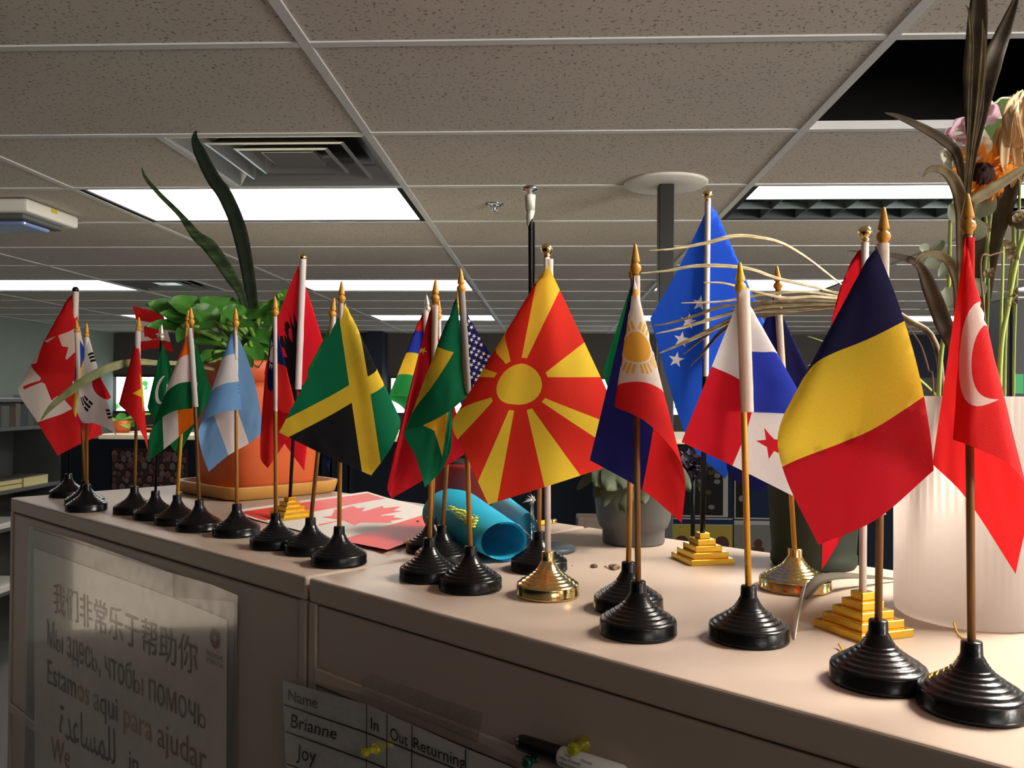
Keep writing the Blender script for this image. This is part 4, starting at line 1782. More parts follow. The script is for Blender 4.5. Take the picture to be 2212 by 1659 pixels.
# sky blue and white
desk_flag(('black', 511, 1164), (509, 666), (503, 704),
          [(0, 0, 522, 884, .004), (.35, 0, 470, 893, .016), (.68, 0, 431, 922, .014), (1.0, 0, 434, 970, .002), (1.5, 0, 451, 1019, -.004), (1.5, .33, 493, 984, -.01), (1.5, .67, 538, 958, -.016), (1.5, 1, 567, 934, -.02, (12, -5))],
          pat_argentina, 'sky blue and white banded flag in front of the terracotta pot', 'spear', 'wood', ((509, 704), (511, 884), 8, 'white'))
# red flag with black eagle
desk_flag(('steps', (610, 1128), (680, 1120)), (655, 548), (646, 570),
          [(0, 0, 643, 841, 0), (.5, 0, 714, 790, -.006), (1.0, 0, 676, 880, -.014), (1.5, 0, 657, 1017, -.02), (1.5, .5, 600, 930, -.02), (1.5, 1, 571, 806, -.014, (-6, -6))],
          pat_albania, 'large red flag with a black eagle on a stepped gold base', 'goldball', 'black', ((655, 560), (644, 841), 14, 'white'), .0026)
# red flag with navy canton and white sun
desk_flag(('black', 595, 1191), (594, 640), (592, 682),
          [(0, 0, 596, 885, -.001), (.35, 0, 645, 905, -.006), (.8, 0, 620, 950, -.014), (1.5, 0, 578, 1012, -.01), (1.5, .4, 562, 978, -.008), (1.5, 1, 572, 812, -.006)],
          pat_taiwan, 'red flag with a navy corner and white sun beside the pot', 'spear', 'wood', ((594, 682), (595, 888), 9, 'white'))
# partly hidden multicoloured flag
desk_flag(('black', 670, 1204), (722, 643), (722, 688),
          [(0, 0, 712, 850, 0), (.7, 0, 680, 880, .0), (1.5, 0, 713, 1022, -.004), (1.5, .4, 675, 930, -.008), (1.5, 1, 664, 800, -.01)],
          pat_southafrica, 'green, orange and blue flag mostly hidden behind the saltire flag', 'spear', 'dark', ((721, 684), (714, 800), 9, 'white'))
# green, black and yellow saltire
desk_flag(('black', 732, 1230), (738, 607), (747, 654),
          [(0, 0, 735, 840, .0), (.45, 0, 815, 850, .0), (.84, 0, 864, 905, .012), (1.15, 0, 846, 965, .022), (1.5, 0, 802, 1027, .026), (1.5, .5, 703, 984, .026), (1.5, 1, 603, 934, .02)],
          pat_jamaica, 'green and black flag with a yellow diagonal cross', 'spear', 'wood', ((737, 648), (735, 800), 11, 'cream'))
# four-banded flag
cup = tab(960, 1150)
desk_flag(('at', Vector((cup.x, cup.y, TZ + .02))), (921, 636), (915, 667),
          [(0, 0, 926, 870, -.004), (.35, 0, 870, 856, .008), (.75, 0, 838, 860, .010), (1.1, 0, 870, 880, .0), (1.5, 0, 900, 930, -.006), (1.5, .5, 915, 880, -.008), (1.5, 1, 935, 850, -.008)],
          pat_mauritius, 'red, blue, yellow and green banded flag with a silver tip', 'silver', 'white', ((920, 667), (926, 850), 13, 'white'))
# gold-tipped pole behind
desk_flag(('black', 932, 1201), (948, 648), (949, 690),
          [(0, 0, 951, 860, 0), (.75, 0, 966, 900, .002), (1.5, 0, 970, 940, .0), (1.5, 1, 955, 860, -.002)],
          pat_plain('flagred'), 'narrow red flag rolled up behind the starred red one', 'spear', 'wood', ((948, 672), (950, 800), 9, 'white'))
# star spangled
desk_flag(('black', 955, 1226), (990, 628), (996, 655),
          [(0, 0, 985, 850, 0), (.75, 0, 1010, 890, -.004), (1.5, 0, 1046, 850, -.004), (1.5, .5, 1064, 800, -.004), (1.5, 1, 1066, 778, -.004)],
          pat_plain('navy'), 'navy flag sown with white stars behind the green and yellow one', 'spear', 'dark', None,
          stars=[(1003 + 10.5 * c + 5 * (r % 2), 688 + 13.5 * r + 5.5 * c, 0, 3, 5.2, 'white', 20) for r in range(11) for c in range(6)])
# red with small yellow stars
desk_flag(('black', 927, 1264), (941, 603), (931, 658),
          [(0, 0, 935, 850, 0), (.45, 0, 860, 960, .008), (.95, 0, 838, 1044, .014), (1.25, 0, 839, 1064, .014), (1.5, 0, 846, 1077, .014), (1.5, .5, 925, 1031, .006), (1.5, 1, 1006, 980, -.006)],
          pat_plain('crimson'), 'dark red flag with two small yellow stars', 'spear', 'wood', ((940, 660), (937, 800), 14, 'cream'),
          stars=[(914, 757, .3, 2.5, 9.5, 'amber', 15), (901, 784, .3, 2.5, 9.5, 'amber', 45)])
# green with yellow rhombus
desk_flag(('black', 1016, 1288), (995, 580), (986, 636),
          [(0, 0, 1010, 856, .002), (.3, 0, 965, 892, .010), (.62, 0, 911, 920, .014), (.85, 0, 873, 935, .006), (1.1, 0, 897, 985, -.002), (1.5, 0, 918, 1053, -.006), (1.5, .5, 955, 1014, -.010), (1.5, 1, 975, 970, -.012)],
          pat_brazil, 'green flag with a yellow rhombus and grey sleeve', 'spear', 'wood', ((997, 631), (1011, 850), 15, 'grey'))
# hidden stand behind the sun flag
desk_flag(('black', 1164, 1244), (1168, 640), (1168, 680),
          [(0, 0, 1166, 880, 0), (.75, 0, 1120, 900, 0), (1.5, 0, 1110, 960, -.002), (1.5, 1, 1150, 860, -.004)],
          pat_plain('skyblue'), 'wood-poled flag stand half hidden behind the gold round base', 'spear', 'wood', None)
# red with yellow sun
desk_flag(('gold', 1183, 1303), (1181, 525), (1182, 568),
          [(0, 0, 1184, 800, .0), (.35, 0, 1060, 850, .0), (.67, 0, 979, 906, .008), (1.05, 0, 1008, 985, .022), (1.5, 0, 1055, 1090, .03), (1.5, .5, 1215, 1040, .028), (1.5, 1, 1378, 986, -.004)],
          pat_macedonia, 'large red flag with a yellow rayed sun on a gold round base', 'goldball', 'white', ((1187, 560), (1186, 800), 17, 'cream'), .0029, front=.012)
# green flag behind the white triangle flag
desk_flag(('black', 1357, 1335), (1369, 545), (1368, 600),
          [(0, 0, 1362, 850, 0), (.75, 0, 1345, 870, .0), (1.5, 0, 1322, 850, .0), (1.5, .5, 1310, 830, -.004), (1.5, 1, 1302, 802, -.006)],
          pat_plain('forest'), 'green flag peeping out behind the white triangle flag', 'spear', 'wood', None)
# white triangle, navy and red
desk_flag(('black', 1378, 1392), (1372, 526), (1370, 595),
          [(0, 0, 1376, 876, .0), (.18, 0, 1346, 884, .010), (.35, 0, 1328, 879, .014), (.65, 0, 1395, 911, .022), (1.0, 0, 1462, 983, .020), (1.2, 0, 1480, 1035, .010), (1.5, 0, 1473, 1130, -.004), (1.5, .5, 1387, 1058, -.016), (1.5, 1, 1274, 994, -.02)],
          pat_philippines, 'white, navy and red flag with a yellow sun and star', 'spear', 'dark', ((1374, 596), (1375, 870), 17, 'cream'), front=.005)
# large blue flag with white stars
_, clb = desk_flag(('steps', (1489, 1224), (1592, 1219)), (1529, 410), (1537, 428),
                   [(0, 0, 1524, 813, 0), (.45, 0, 1652, 700, -.004), (.9, 0, 1640, 900, -.014), (1.5, 0, 1566, 1034, -.02), (1.5, .5, 1482, 940, -.02), (1.5, 1, 1404, 688, -.016, (8, -4))],
                   pat_bosnia, 'tall blue flag with white stars on a stepped gold base', 'goldball', 'black', ((1529, 428), (1524, 813), 13, 'white'), .0029,
                   stars=[(1512, 655, 1.5, 2.5, 18, 'white', -80), (1487, 694, 1.5, 2.5, 18, 'white', -80), (1472, 733, 1.5, 2.5, 18, 'white', -80), (1461, 777, 1.5, 2.5, 18, 'white', -80)])
# navy flag
desk_flag(('goldbig', 1717, 1288), (1678, 574), (1671, 640),
          [(0, 0, 1690, 830, 0), (.5, 0, 1756, 820, -.004), (1.0, 0, 1745, 960, -.008), (1.5, 0, 1640, 1066, -.01), (1.5, .5, 1570, 1010, -.012), (1.5, 1, 1600, 840, -.01)],
          pat_navy, 'plain navy flag on a wide gold round base', 'spear', 'yellow', ((1679, 638), (1690, 810), 14, 'white'))
# white, blue and red quarters
desk_flag(('black', 1617, 1405), (1598, 566), (1603, 628),
          [(0, 0, 1614, 890, -.003), (.3, 0, 1690, 893, -.003), (.65, 0, 1756, 900, -.007), (1.05, 0, 1748, 985, -.014), (1.5, 0, 1712, 1071, -.015, (-26, 0)), (1.5, .5, 1582, 1006, -.015), (1.5, 1, 1472, 955, -.015)],
          pat_panama, 'white flag quartered in red and blue with a red star', 'yellow', 'yellow', ((1605, 626), (1614, 890), 28, 'cream'))
# red flag behind the tricolour
desk_flag(('steps', (1861, 1391), (1975, 1376)), (1869, 487), (1861, 523),
          [(0, 0, 1864, 850, 0), (.75, 0, 1790, 800, -.004, (-22, 0)), (1.5, 0, 1775, 1231, -.008), (1.5, .5, 1850, 1120, -.008), (1.5, 1, 1914, 1112, -.01)],
          pat_redwhite, 'red flag on a white pole behind the navy, yellow and red one', 'goldball', 'white', ((1868, 518), (1864, 800), 15, 'white'), .0029)
# navy, yellow and red
desk_flag(('black', 1897, 1507), (1909, 447), (1890, 527),
          [(0, 0, 1905, 790, 0), (.4, 0, 1740, 840, .002), (.757, 0, 1682, 930, .012), (1.05, 0, 1695, 1025, .022), (1.5, 0, 1768, 1177, .03), (1.5, .5, 1893, 1122, .03), (1.5, 1, 2017, 1016, .018, (24, 4))],
          pat_romania, 'large navy, yellow and red banded flag at right front', 'spear', 'dark', ((1907, 526), (1906, 780), 26, 'cream'), front=.012)
# red with white crescent
desk_flag(('black', 2099, 1570), (2090, 418), (2086, 511),
          [(0, 0, 2092, 950, .0), (.15, 0, 2068, 952, .008), (.3, 0, 2060, 950, .014), (.65, 0, 2112, 970, .024), (1.0, 0, 2190, 1012, .022), (1.2, 0, 2222, 1080, .006), (1.5, 0, 2194, 1240, -.006), (1.5, .5, 2090, 1080, -.018), (1.5, 1, 2014, 1002, -.02)],
          pat_turkey, 'red flag with a white crescent, rightmost on the cabinet', 'spear', 'dark', ((2093, 514), (2093, 940), 22, 'red'), front=.006)

# ------------------------------------------------------------------ planted pots on the cabinets
# terracotta pot with round-leaved plant
pc = tab(556, 1063)
pc = Vector((pc.x, pc.y, TZ))
rot = Matrix.Rotation(CANG - PI / 2, 4, 'Z')
T = Matrix.Translation(pc) @ rot
hs = .112
t = root('plant_saucer', pc, 'tan square saucer under the terracotta pot', 'saucer')
mb = MB()
mb.lathe([(.0001, 0), (hs - .008, 0), (hs, .004), (hs + .004, .022), (hs + .004, .024), (hs - .003, .024), (hs - .008, .006), (.0001, .006)], T, 64, power=7)
mb.build('dish', M_['saucer'], t)
mb = MB()
PH_ = .236
pr0, pr1 = .090, .104
Tp = Matrix.Translation(pc + Vector((0, 0, .0065))) @ rot
prof = [(.0001, 0), (pr0 - .02, 0), (pr0 - .006, .006), (pr0, .02), (pr1 - .006, PH_ - .05), (pr1 - .005, PH_ - .036), (pr1 + .004, PH_ - .034), (pr1 + .006, PH_ - .004), (pr1 + .003, PH_), (pr1 - .004, PH_), (pr1 - .007, PH_ - .02), (.0001, PH_ - .02)]
mb.lathe(prof, Tp, 72, power=3.6)
tr = root('leafy_plant', pc, 'large plant of broad round green leaves in a terracotta pot', 'potted plant')
mb.build('pot', M_['terracotta'], tr)
mb = MB()
mb.lathe([(.0001, .001), (pr1 - .02, 0), (pr1 - .012, -.004)], Matrix.Translation(pc + Vector((0, 0, PH_ - .008))) @ rot, 48, power=3.6)
mb.build('soil', M_['soil'], tr)
Dp = dep(pc)
crown = pc + Vector((0, 0, PH_ - .01))
# leaves: base px, tip px, half width px, depth offset (towards the camera) at base and tip
LV = [((420, 690), (318, 652), 34, .02, .06), ((450, 680), (362, 650), 36, .03, .08), ((440, 672), (372, 640), 24, -.04, -.02),
      ((470, 700), (345, 672), 30, .06, .09), ((420, 705), (315, 700), 20, .06, .12), ((520, 700), (432, 640), 34, .03, .04),
      ((520, 690), (530, 643), 30, -.02, -.06), ((470, 690), (500, 640), 34, -.01, -.04), ((470, 700), (415, 660), 30, .10, .12),
      ((530, 690), (480, 665), 26, .12, .13), ((500, 690), (578, 676), 26, .04, .08), ((540, 672), (540, 645), 26, -.05, -.08), ((420, 708), (472, 702), 15, .14, .15),
      ((490, 700), (556, 700), 17, .13, .16), ((400, 705), (385, 735), 12, .10, .16), ((450, 780), (490, 762), 17, .12, .15), ((520, 770), (545, 790), 14, .12, .15),
      ((560, 680), (600, 660), 20, -.02, .0), ((540, 720), (590, 740), 24, .05, .09), ((560, 740), (600, 715), 20, .0, .04), ((550, 700), (640, 690), 26, -.03, .02), ((555, 760), (575, 800), 16, .08, .1),
      ((600, 690), (655, 665), 24, .02, .05), ((590, 720), (650, 730), 24, .05, .09), ((570, 740), (630, 770), 22, .07, .10), ((540, 740), (560, 790), 20, .09, .12), ((560, 700), (610, 640), 24, -.05, -.07), ((470, 760), (430, 785), 18, .09, .12), ((480, 730), (420, 740), 22, .08, .12), ((600, 640), (650, 640), 20, -.06, -.06), ((500, 760), (440, 770), 18, .03, .08), ((580, 770), (640, 770), 20, .0, .05)]
for (b, e, w, d0, d1) in LV:
    p0, p1 = at(b[0], b[1], Dp - d0), at(e[0], e[1], Dp - d1)
    mb = MB()
    toc = (CAM - p0).normalized()
    nr = (Vector((0, 0, 1)) * .62 + toc * .62).normalized()
    mb.blade(p0, p1, w * Dp / F, nr, cup=.22, droop=.10, wav=.05, shape=.72)
    lf = mb.build('leaf', M_['leaf'], tr)
    mb = MB()
    c0 = crown + Vector((random.uniform(-.03, .03), random.uniform(-.03, .03), 0))
    mb.tube(smooth_path([c0, c0 * .5 + p0 * .5 + Vector((0, 0, .012)), p0, p0 + (p1 - p0) * .2], 4), [.0042] * 8 + [.004, .0035, .0035, .003, .0028], 8)
    mb.build('stalk', M_['stalk'], lf)

t = root('snake_plant', crown, 'tall dark pointed leaf blades rising behind the round-leaved plant', 'plant')
FC = (CAM - crown).normalized()


def strap_px(name, pts, wpx, D, M, parent, fold=.25, face=None, n=6, thick=.0008):
    p3 = smooth_path([at(x, y, D - dz) for x, y, dz in pts], n)
    mb = MB()
    w = lerps([q * D / F / 2 for q in wpx], len(p3))
    mb.strap(p3, w, face or FC, fold, thick=thick)
    return mb.build(name, M, parent)


strap_px('leaf', [(552, 780, 0), (545, 655, -.02), (520, 510, -.03), (490, 430, -.03), (460, 385, -.03), (432, 330, -.03), (421, 300, -.03), (424, 282, -.03)], [22, 24, 32, 32, 30, 26, 14, 2], Dp + .02, M_['snakedark'], t)
strap_px('leaf', [(545, 790, 0), (527, 655, 0), (500, 600, .01), (455, 535, .01), (425, 510, .01), (390, 465, .01), (345, 420, .01), (315, 385, .01), (306, 362, .01)], [10, 14, 26, 30, 22, 12, 10, 7, 1], Dp + .01, M_['snake'], t)
strap_px('leaf', [(470, 800, 0), (400, 786, .06), (340, 784, .12), (300, 782, .15), (250, 790, .19), (200, 812, .21), (150, 846, .22), (110, 880, .22), (88, 908, .22)], [6, 8, 10, 13, 16, 16, 14, 9, 1], Dp - .1, M_['snakepale'], t)

# crumpled maple leaf flag behind the leaves
fp = at(360, 790, Dp + .10)
desk_flag(('at', pc + Vector((-.05, .07, PH_ - .02))), (384, 650), (352, 676),
          [(0, 0, 286, 661, .0), (.5, 0, 296, 700, .004), (1.0, 0, 296, 730, .0), (1.5, 0, 304, 757, -.004), (1.5, .5, 338, 752, .004), (1.5, 1, 374, 760, -.004)],
          pat_canada, 'crumpled maple leaf flag stuck in the pot behind the round leaves', 'spear', 'wood', None, .0016)

# grey pot with pale succulent
pg = tab(1368, 1184)
hh = Vector((pg.x, pg.y, 0)).normalized()
pg = Vector((pg.x, pg.y, TZ)) + hh * .040
t = root('succulent_pot', pg, 'grey pot of drooping grey-green succulent leaves', 'potted plant')
mb = MB()
mb.lathe([(.0001, 0), (.0375, 0), (.039, .003), (.039, .018), (.0425, .021), (.046, .03), (.054, .10), (.056, .104), (.056, .112), (.052, .112), (.050, .1), (.0001, .098)], Matrix.Translation(pg), 48)
mb.build('pot', M_['greypot'], t)
Dg = dep(pg)
SL = [((1330, 985), (1262, 1000), 34, .03, .06), ((1330, 1000), (1285, 1050), 30, .05, .075), ((1345, 1000), (1310, 1060), 30, .06, .085), ((1360, 1000), (1345, 1055), 32, .06, .085), ((1320, 1030), (1305, 1095), 16, .065, .08), ((1335, 1030), (1335, 1112), 20, .07, .08),
      ((1352, 1040), (1352, 1110), 16, .07, .085), ((1300, 1040), (1285, 1078), 12, .06, .07), ((1300, 1000), (1245, 1060), 12, .02, .05), ((1370, 1000), (1400, 1060), 26, .05, .08), ((1385, 1040), (1392, 1090), 16, .06, .08), ((1440, 1000), (1492, 1060), 22, .0, .02), ((1400, 970), (1450, 990), 26, .0, .03), ((1350, 970), (1340, 930), 30, .0, .0), ((1390, 975), (1420, 930), 28, -.01, -.02)]
for (b, e, w, d0, d1) in SL:
    p0, p1 = at(b[0], b[1], Dg - d0), at(e[0], e[1], Dg - d1)
    mb = MB()
    mb.blade(p0, p1, w * Dg / F, ((CAM - p0).normalized() + Vector((0, 0, .25))).normalized(), cup=-.18, droop=-.05, shape=.7, wav=.04)
    lf = mb.build('leaf', M_['succ'], t)
    mb = MB()
    c0 = pg + Vector((random.uniform(-.02, .02), random.uniform(-.02, .02), .098))
    mb.tube(smooth_path([c0, (c0 + p0) / 2 + Vector((0, 0, .015)), p0], 4), .003, 8)
    mb.build('stalk', M_['stemdark'], lf)

# dark crinkled foil plant behind
pf = at(1497, 1010, Dg + .05)
bz_ = Vector((pf.x, pf.y, TZ))
t = root('foil_bunch', bz_, 'bunch of crinkled dark purple foil behind the blue flag pole', 'ornament')
mb = MB()
for k in range(26):
    d = Vector((random.uniform(-1, 1), random.uniform(-1, 1), random.uniform(-.4, 1))).normalized()
    p0 = pf + d * .006
    p1 = pf + d * random.uniform(.02, .034)
    mb.blade(p0, p1, .008, Vector((random.uniform(-1, 1), -1, random.uniform(-1, 1))).normalized(), cup=.6, droop=.3, wav=.5, nl=6, nw=4)
mb.build('foil', M_['foil'], t)
mb = MB()
mb.tube([bz_ + Vector((0, 0, .0005)), pf], .0028, 10)
mb.build('stem', M_['blackpole'], t)

# dark green pot
pq = tab(1757, 1238)
hh = Vector((pq.x, pq.y, 0)).normalized()
pq = Vector((pq.x, pq.y, TZ)) + hh * .046
t = root('green_planter', pq, 'dark green round planter behind the gold round base', 'planter')
mb = MB()
mb.lathe([(.0001, 0), (.043, 0), (.0455, .004), (.0455, .012), (.044, .015), (.0445, .02), (.05, .105), (.052, .106), (.052, .116), (.048, .116), (.047, .1), (.0001, .098)], Matrix.Translation(pq), 48)
mb.build('pot', M_['greenpot'], t)
mb = MB()
mb.lathe([(.0001, .101), (.046, .0995), (.0465, .099)], Matrix.Translation(pq), 32)
mb.build('soil', M_['soil'], t)

# dark red pot
pr = tab(998, 1166)
hh = Vector((pr.x, pr.y, 0)).normalized()
pr = Vector((pr.x, pr.y, TZ)) + hh * .034
t = root('red_pot', pr, 'dark red tapered pot behind the rolled cyan flag', 'planter')
mb = MB()
ov = [(.0001, 0), (.032, 0), (.034, .003), (.0415, .088), (.0430, .09), (.0430, .096), (.040, .096), (.039, .084), (.0001, .082)]
mb.lathe(ov, Matrix.Translation(pr), 44)
mb.build('pot', M_['redpot'], t)
mb = MB()
for k in range(7):
    a = k * .9
    mb.sphere(pr + Vector((math.cos(a) * .018, math.sin(a) * .018, .088)), .012, 0, 8)
mb.build('soil', M_['soil'], t)

# ------------------------------------------------------------------ rolled cyan flag
ca, cb = tab(976, 1166), tab(1088, 1216)
ca = Vector((ca.x, ca.y, TZ))
cb = Vector((cb.x, cb.y, TZ))
ax = (cb - ca).normalized()
sd = Vector((-ax.y, ax.x, 0))
t = root('rolled_flag', (ca + cb) / 2, 'rolled cyan flag with yellow ornament lying on the seam', 'rolled flag')
mb = MB()
n1, n2 = 14, 46
ra = .034
sp = []
for k in range(n2 + 1):
    th = -PI * .55 + k / n2 * PI * 3.1
    r = ra * (1 - .012 * k / n2 * 10)
    sp.append((math.cos(th) * r * 1.25, math.sin(th) * r * .95 + ra))
vs, fs, = [], []
L = (cb - ca).length
for i in range(n1 + 1):
    u = i / n1
    k_ = 1.0 - .32 * u
    for (a, b) in sp:
        vs.append(ca + ax * (L * u) + sd * (a * k_) + Vector((0, 0, .0008 + b * k_)))
for i in range(n1):
    for k in range(n2):
        o = i * (n2 + 1) + k
        fs.append((o, o + 1, o + n2 + 2, o + n2 + 1))
mb.add(vs, fs, 0)
rl = mb.build('cloth', M_['cyan'], t)
mb = MB()
vs, fs = [], []
# loose outer flap to the right
fa, fb = tab(1085, 1128), tab(1140, 1180)
for i in range(11):
    u = i / 10
    for k in range(13):
        th = PI * (1.0 - 1.06 * k / 12)
        base = fa.lerp(fb, u)
        vs.append(Vector((base.x, base.y, TZ + .001)) + (RT * math.cos(th) * .02 * (1 - .2 * u) + Vector((0, 0, max(0, math.sin(th)) * .04))))
for i in range(10):
    for k in range(12):
        o = i * 13 + k
        fs.append((o, o + 1, o + 14, o + 13))
mb.add(vs, fs, 0)
mb.build('loose_flap', M_['cyan'], t)
mb = MB()
for k in range(30):
    u = .42 + .5 * k / 30
    th = math.radians(34 + 6 * math.sin(k * 1.9))
    for q in range(1 + int(3 * k / 30)):
        tq = th - q * .14
        rr_ = ra * (1.0 - .32 * u) + .0006
        c1 = ca + ax * (L * u) + sd * (-math.cos(tq) * 1.25 * rr_) * (1 if sd.dot(FW) > 0 else 1) + Vector((0, 0, .0008 + (math.sin(tq) * .95 * rr_ + ra)))
        mb.sphere(c1, .0011 + .0006 * (k % 3), 0, 6, (1.4, 1.4, .5))
mb.build('ornament', M_['cyanyellow'], t)

# white paper scrap by the brazil stand
t = MB()
p = [tab(988, 1170), tab(1012, 1190), tab(1004, 1146)]
t.add([Vector((p[0].x, p[0].y, TZ + .001)), Vector((p[1].x, p[1].y, TZ + .001)), at(1012, 1150, dep(p[1])), at(1006, 1140, dep(p[1]))], [(0, 1, 2, 3)], 0)
tag(t.build('paper_scrap', M_['paper']), 'small curled white scrap leaning on the rolled cyan flag', 'scrap')

# ------------------------------------------------------------------ flat paper flag
Q00, Q01, Q10, Q11 = tab(496, 1111), tab(793, 1066), tab(838, 1197), tab(1012, 1122)


def flat(X, Y):
    u, v = X / 1.5, Y
    p = (Q00 * (1 - u) + Q10 * u) * (1 - v) + (Q01 * (1 - u) + Q11 * u) * v
    lift = .0012 + .006 * max(0, 1 - u * 5) * (1 - v * .5) * 0.6 + .0035 * max(0, u - .75) * 4 * max(0, 1 - v * 1.6)
    return Vector((p.x, p.y, TZ + lift + .0006 * (1 + noise.noise(Vector((X * 3, Y * 3, 0))))))


class FlatCloth:
    def point(s, X, Y, seed=0):
        return flat(X, Y)


mb, ms = cloth_mesh(FlatCloth(), [('white', FULL), ('red', rect(.07, .02, .375, .97)), ('red', rect(1.12, 0, 1.5, 1)), ('red', maple(.75, .52, 1 / 5500.))], 0)
o = mb.build('paper_flag', [M_['paper'], M_['paperred']])
tag(o, 'red and white paper maple leaf flag lying flat on the cabinet', 'paper flag')

# loose finial lying on it
p = tab(872, 1186)
me = finial_mesh('spear')
o = bpy.data.objects.new('loose_finial', me)
C.objects.link(o)
e = (tab(905, 1178) - tab(868, 1190)).normalized()
qq = (-e).to_track_quat('Z', 'Y').to_matrix().to_4x4()
qq.translation = Vector((p.x, p.y, TZ + .0078))
o.matrix_world = qq
tag(o, 'loose gold spear tip lying beside the flat paper flag', 'finial')

# ------------------------------------------------------------------ taped rod stand
ps = tab(1190, 1190)
ps = Vector((ps.x, ps.y, TZ))
t = root('rod_stand', ps, 'tall thin rod with chrome top, white tape and slate disc base', 'stand')
mb = MB()
mb.lathe([(.0001, 0), (.027, 0), (.0285, .001), (.0285, .0045), (.027, .006), (.0001, .0062)], Matrix.Translation(ps), 44)
mb.build('base', M_['discgrey'], t)
Ds = dep(ps)
f0 = at(1152, 1184, Ds)
f0.z = TZ + .0061
k1, k2, k3 = at(1149, 1060, Ds), at(1146, 480, Ds), at(1145, 415, Ds)
mb = MB()
mb.tube([f0, k1], .0024, 14)
mb.build('clear_tube', M_['acrylic'], t)
mb = MB()
mb.tube([k1, k2, k3], .0030, 14)
mb.build('rod', M_['blackpole'], t)
mb = MB()
mb.tube([k1 + RT * .0042, k2 + RT * .0038], .0014, 10)
mb.build('cable', M_['blackplastic'], t)
mb = MB()
a0, a1, a2 = at(1145, 422, Ds), at(1145, 455, Ds), at(1142, 488, Ds)
mb.tube([a0, a1], [.0066, .0056], 14)
mb.tube([a1 + RT * .001, at(1144, 470, Ds), a2], [.005, .0042, .0022], 12)
mb.build('tape_wrap', M_['tape'], t)
mb = MB()
c0 = at(1145, 408, Ds)
mb.lathe([(.0001, .004), (.006, .0035), (.0095, .001), (.0098, -.0008), (.008, -.002), (.0035, -.003), (.0035, -.008)], Matrix.Translation(c0), 30)
mb.build('chrome_cap', M_['chrome'], t)
mb = MB()
c1 = at(1150, 1079, Ds - .004)
for k in range(9):
    d = RT * math.cos(k * .75) + UP * math.sin(k * .75)
    mb.tube([c1, c1 + d * .003, c1 + d * .006 + RT * -.002], [.0012, .0009, .0002], 6)
mb.tube([c1, at(1138, 1082, Ds - .004), at(1129, 1086, Ds - .004)], [.0016, .001, .0002], 6)
mb.build('feather', M_['whiteplast'], t)

# yellow pencil on the far side
pa, pb = tab(1142, 1140), tab(1200, 1132)
pa.z = pb.z = TZ + .0042
t = root('pencil', (pa + pb) / 2 - Vector((0, 0, .0042)), 'yellow pencil lying behind the slate disc base', 'pencil')
mb = MB()
mb.tube([pa, pa.lerp(pb, .8)], .0038, 6)
mb.build('barrel', M_['pencil'], t)
mb = MB()
mb.tube([pa.lerp(pb, .8), pb], [.0038, .0036], 12)
mb.build('ferrule', M_['gold'], t)

# small brown box beyond the cabinets
t = MB()
p = at(1282, 1130, 1.75)
t.box((p.x - .035, p.y, 0), (p.x + .09, p.y + .06, p.z + .012), bev=.004)
ob = t.build('brown_box', M_['brownbox'])
tag(ob, 'tall dark brown box standing beyond the cabinets left of the grey pot', 'box')

# crumbs, seeds
SE = [(1283, 1226, .0032, 'pale seed nearest the gold round base'), (1308, 1225, .0012, 'tiny brown crumb between the two larger seeds'), (1322, 1227, .0034, 'left lump of the dark seed cluster'), (1331, 1229, .0042, 'right lump of the dark seed cluster'), (1326, 1231, .003, 'front lump of the dark seed cluster'), (1338, 1252, .0022, 'small seed against the rear black base'), (1236, 1223, .0008, 'speck right of the slate disc base'), (903, 1131, .0022, 'dark bead on the flat paper flag')]
for (x, y, r, l) in SE:
    p = tab(x, y)
    mb = MB()
    zz = TZ + r * .62 + (.0024 if x < 950 else 0)
    mb.sphere(Vector((p.x, p.y, zz)), r, 0, 8, (1.25, 1, .65))
    for v in mb.v:
        v += Vector((noise.noise(v * 600), noise.noise(v * 600 + Vector((9, 0, 0))), 0)) * r * .35
    tag(mb.build('seed', M_['stone']), l, 'seed', 'seeds and crumbs on the cabinet')

# dried leaf lying on the right cabinet
t = root('fallen_leaf', tab(1780, 1300), 'dried folded leaf lying before the wide gold round base', 'leaf')
mb = MB()
pp = [tab(1938, 1256), tab(1880, 1266), tab(1820, 1275), tab(1770, 1290), tab(1738, 1318)]
pp = smooth_path([p + Vector((0, 0, z)) for p, z in zip(pp, (.002, .008, .012, .014, .010))], 6)
mb.strap(pp, lerps([.001, .003, .0055, .0062, .003], len(pp)), (UP * .9 - FW * .4).normalized(), .5)
mb.build('blade', M_['drydark'], t)
mb = MB()
pp = smooth_path([tab(1740, 1316) + Vector((0, 0, .022)), tab(1733, 1330) + Vector((0, 0, .014)), tab(1724, 1356) + Vector((0, 0, .006)), tab(1716, 1384) + Vector((0, 0, .001))], 6)
mb.strap(pp, lerps([.004, .0045, .0035, .0004], len(pp)), (RT * -.8 - FW * .5).normalized(), .3)
mb.build('tip', mat('pale_dry_tip', (196, 190, 170), rough=.6), t)
for k, (a_, b_, l) in enumerate((((1812, 1400), (1824, 1413), 'short straw bit left of the right front black base'), ((2060, 1370), (2082, 1382), 'hooked straw bit before the white vase'))):
    mb = MB()
    p, q = tab(*a_), tab(*b_)
    mb.tube(smooth_path([p + Vector((0, 0, .009 if k else .003)), p.lerp(q, .4) + Vector((0, 0, .002)), q + Vector((0, 0, .001))], 4), .0008, 8)
    tag(mb.build('straw_bit', M_['pencil']), l, 'straw', 'straw bits on the cabinet')

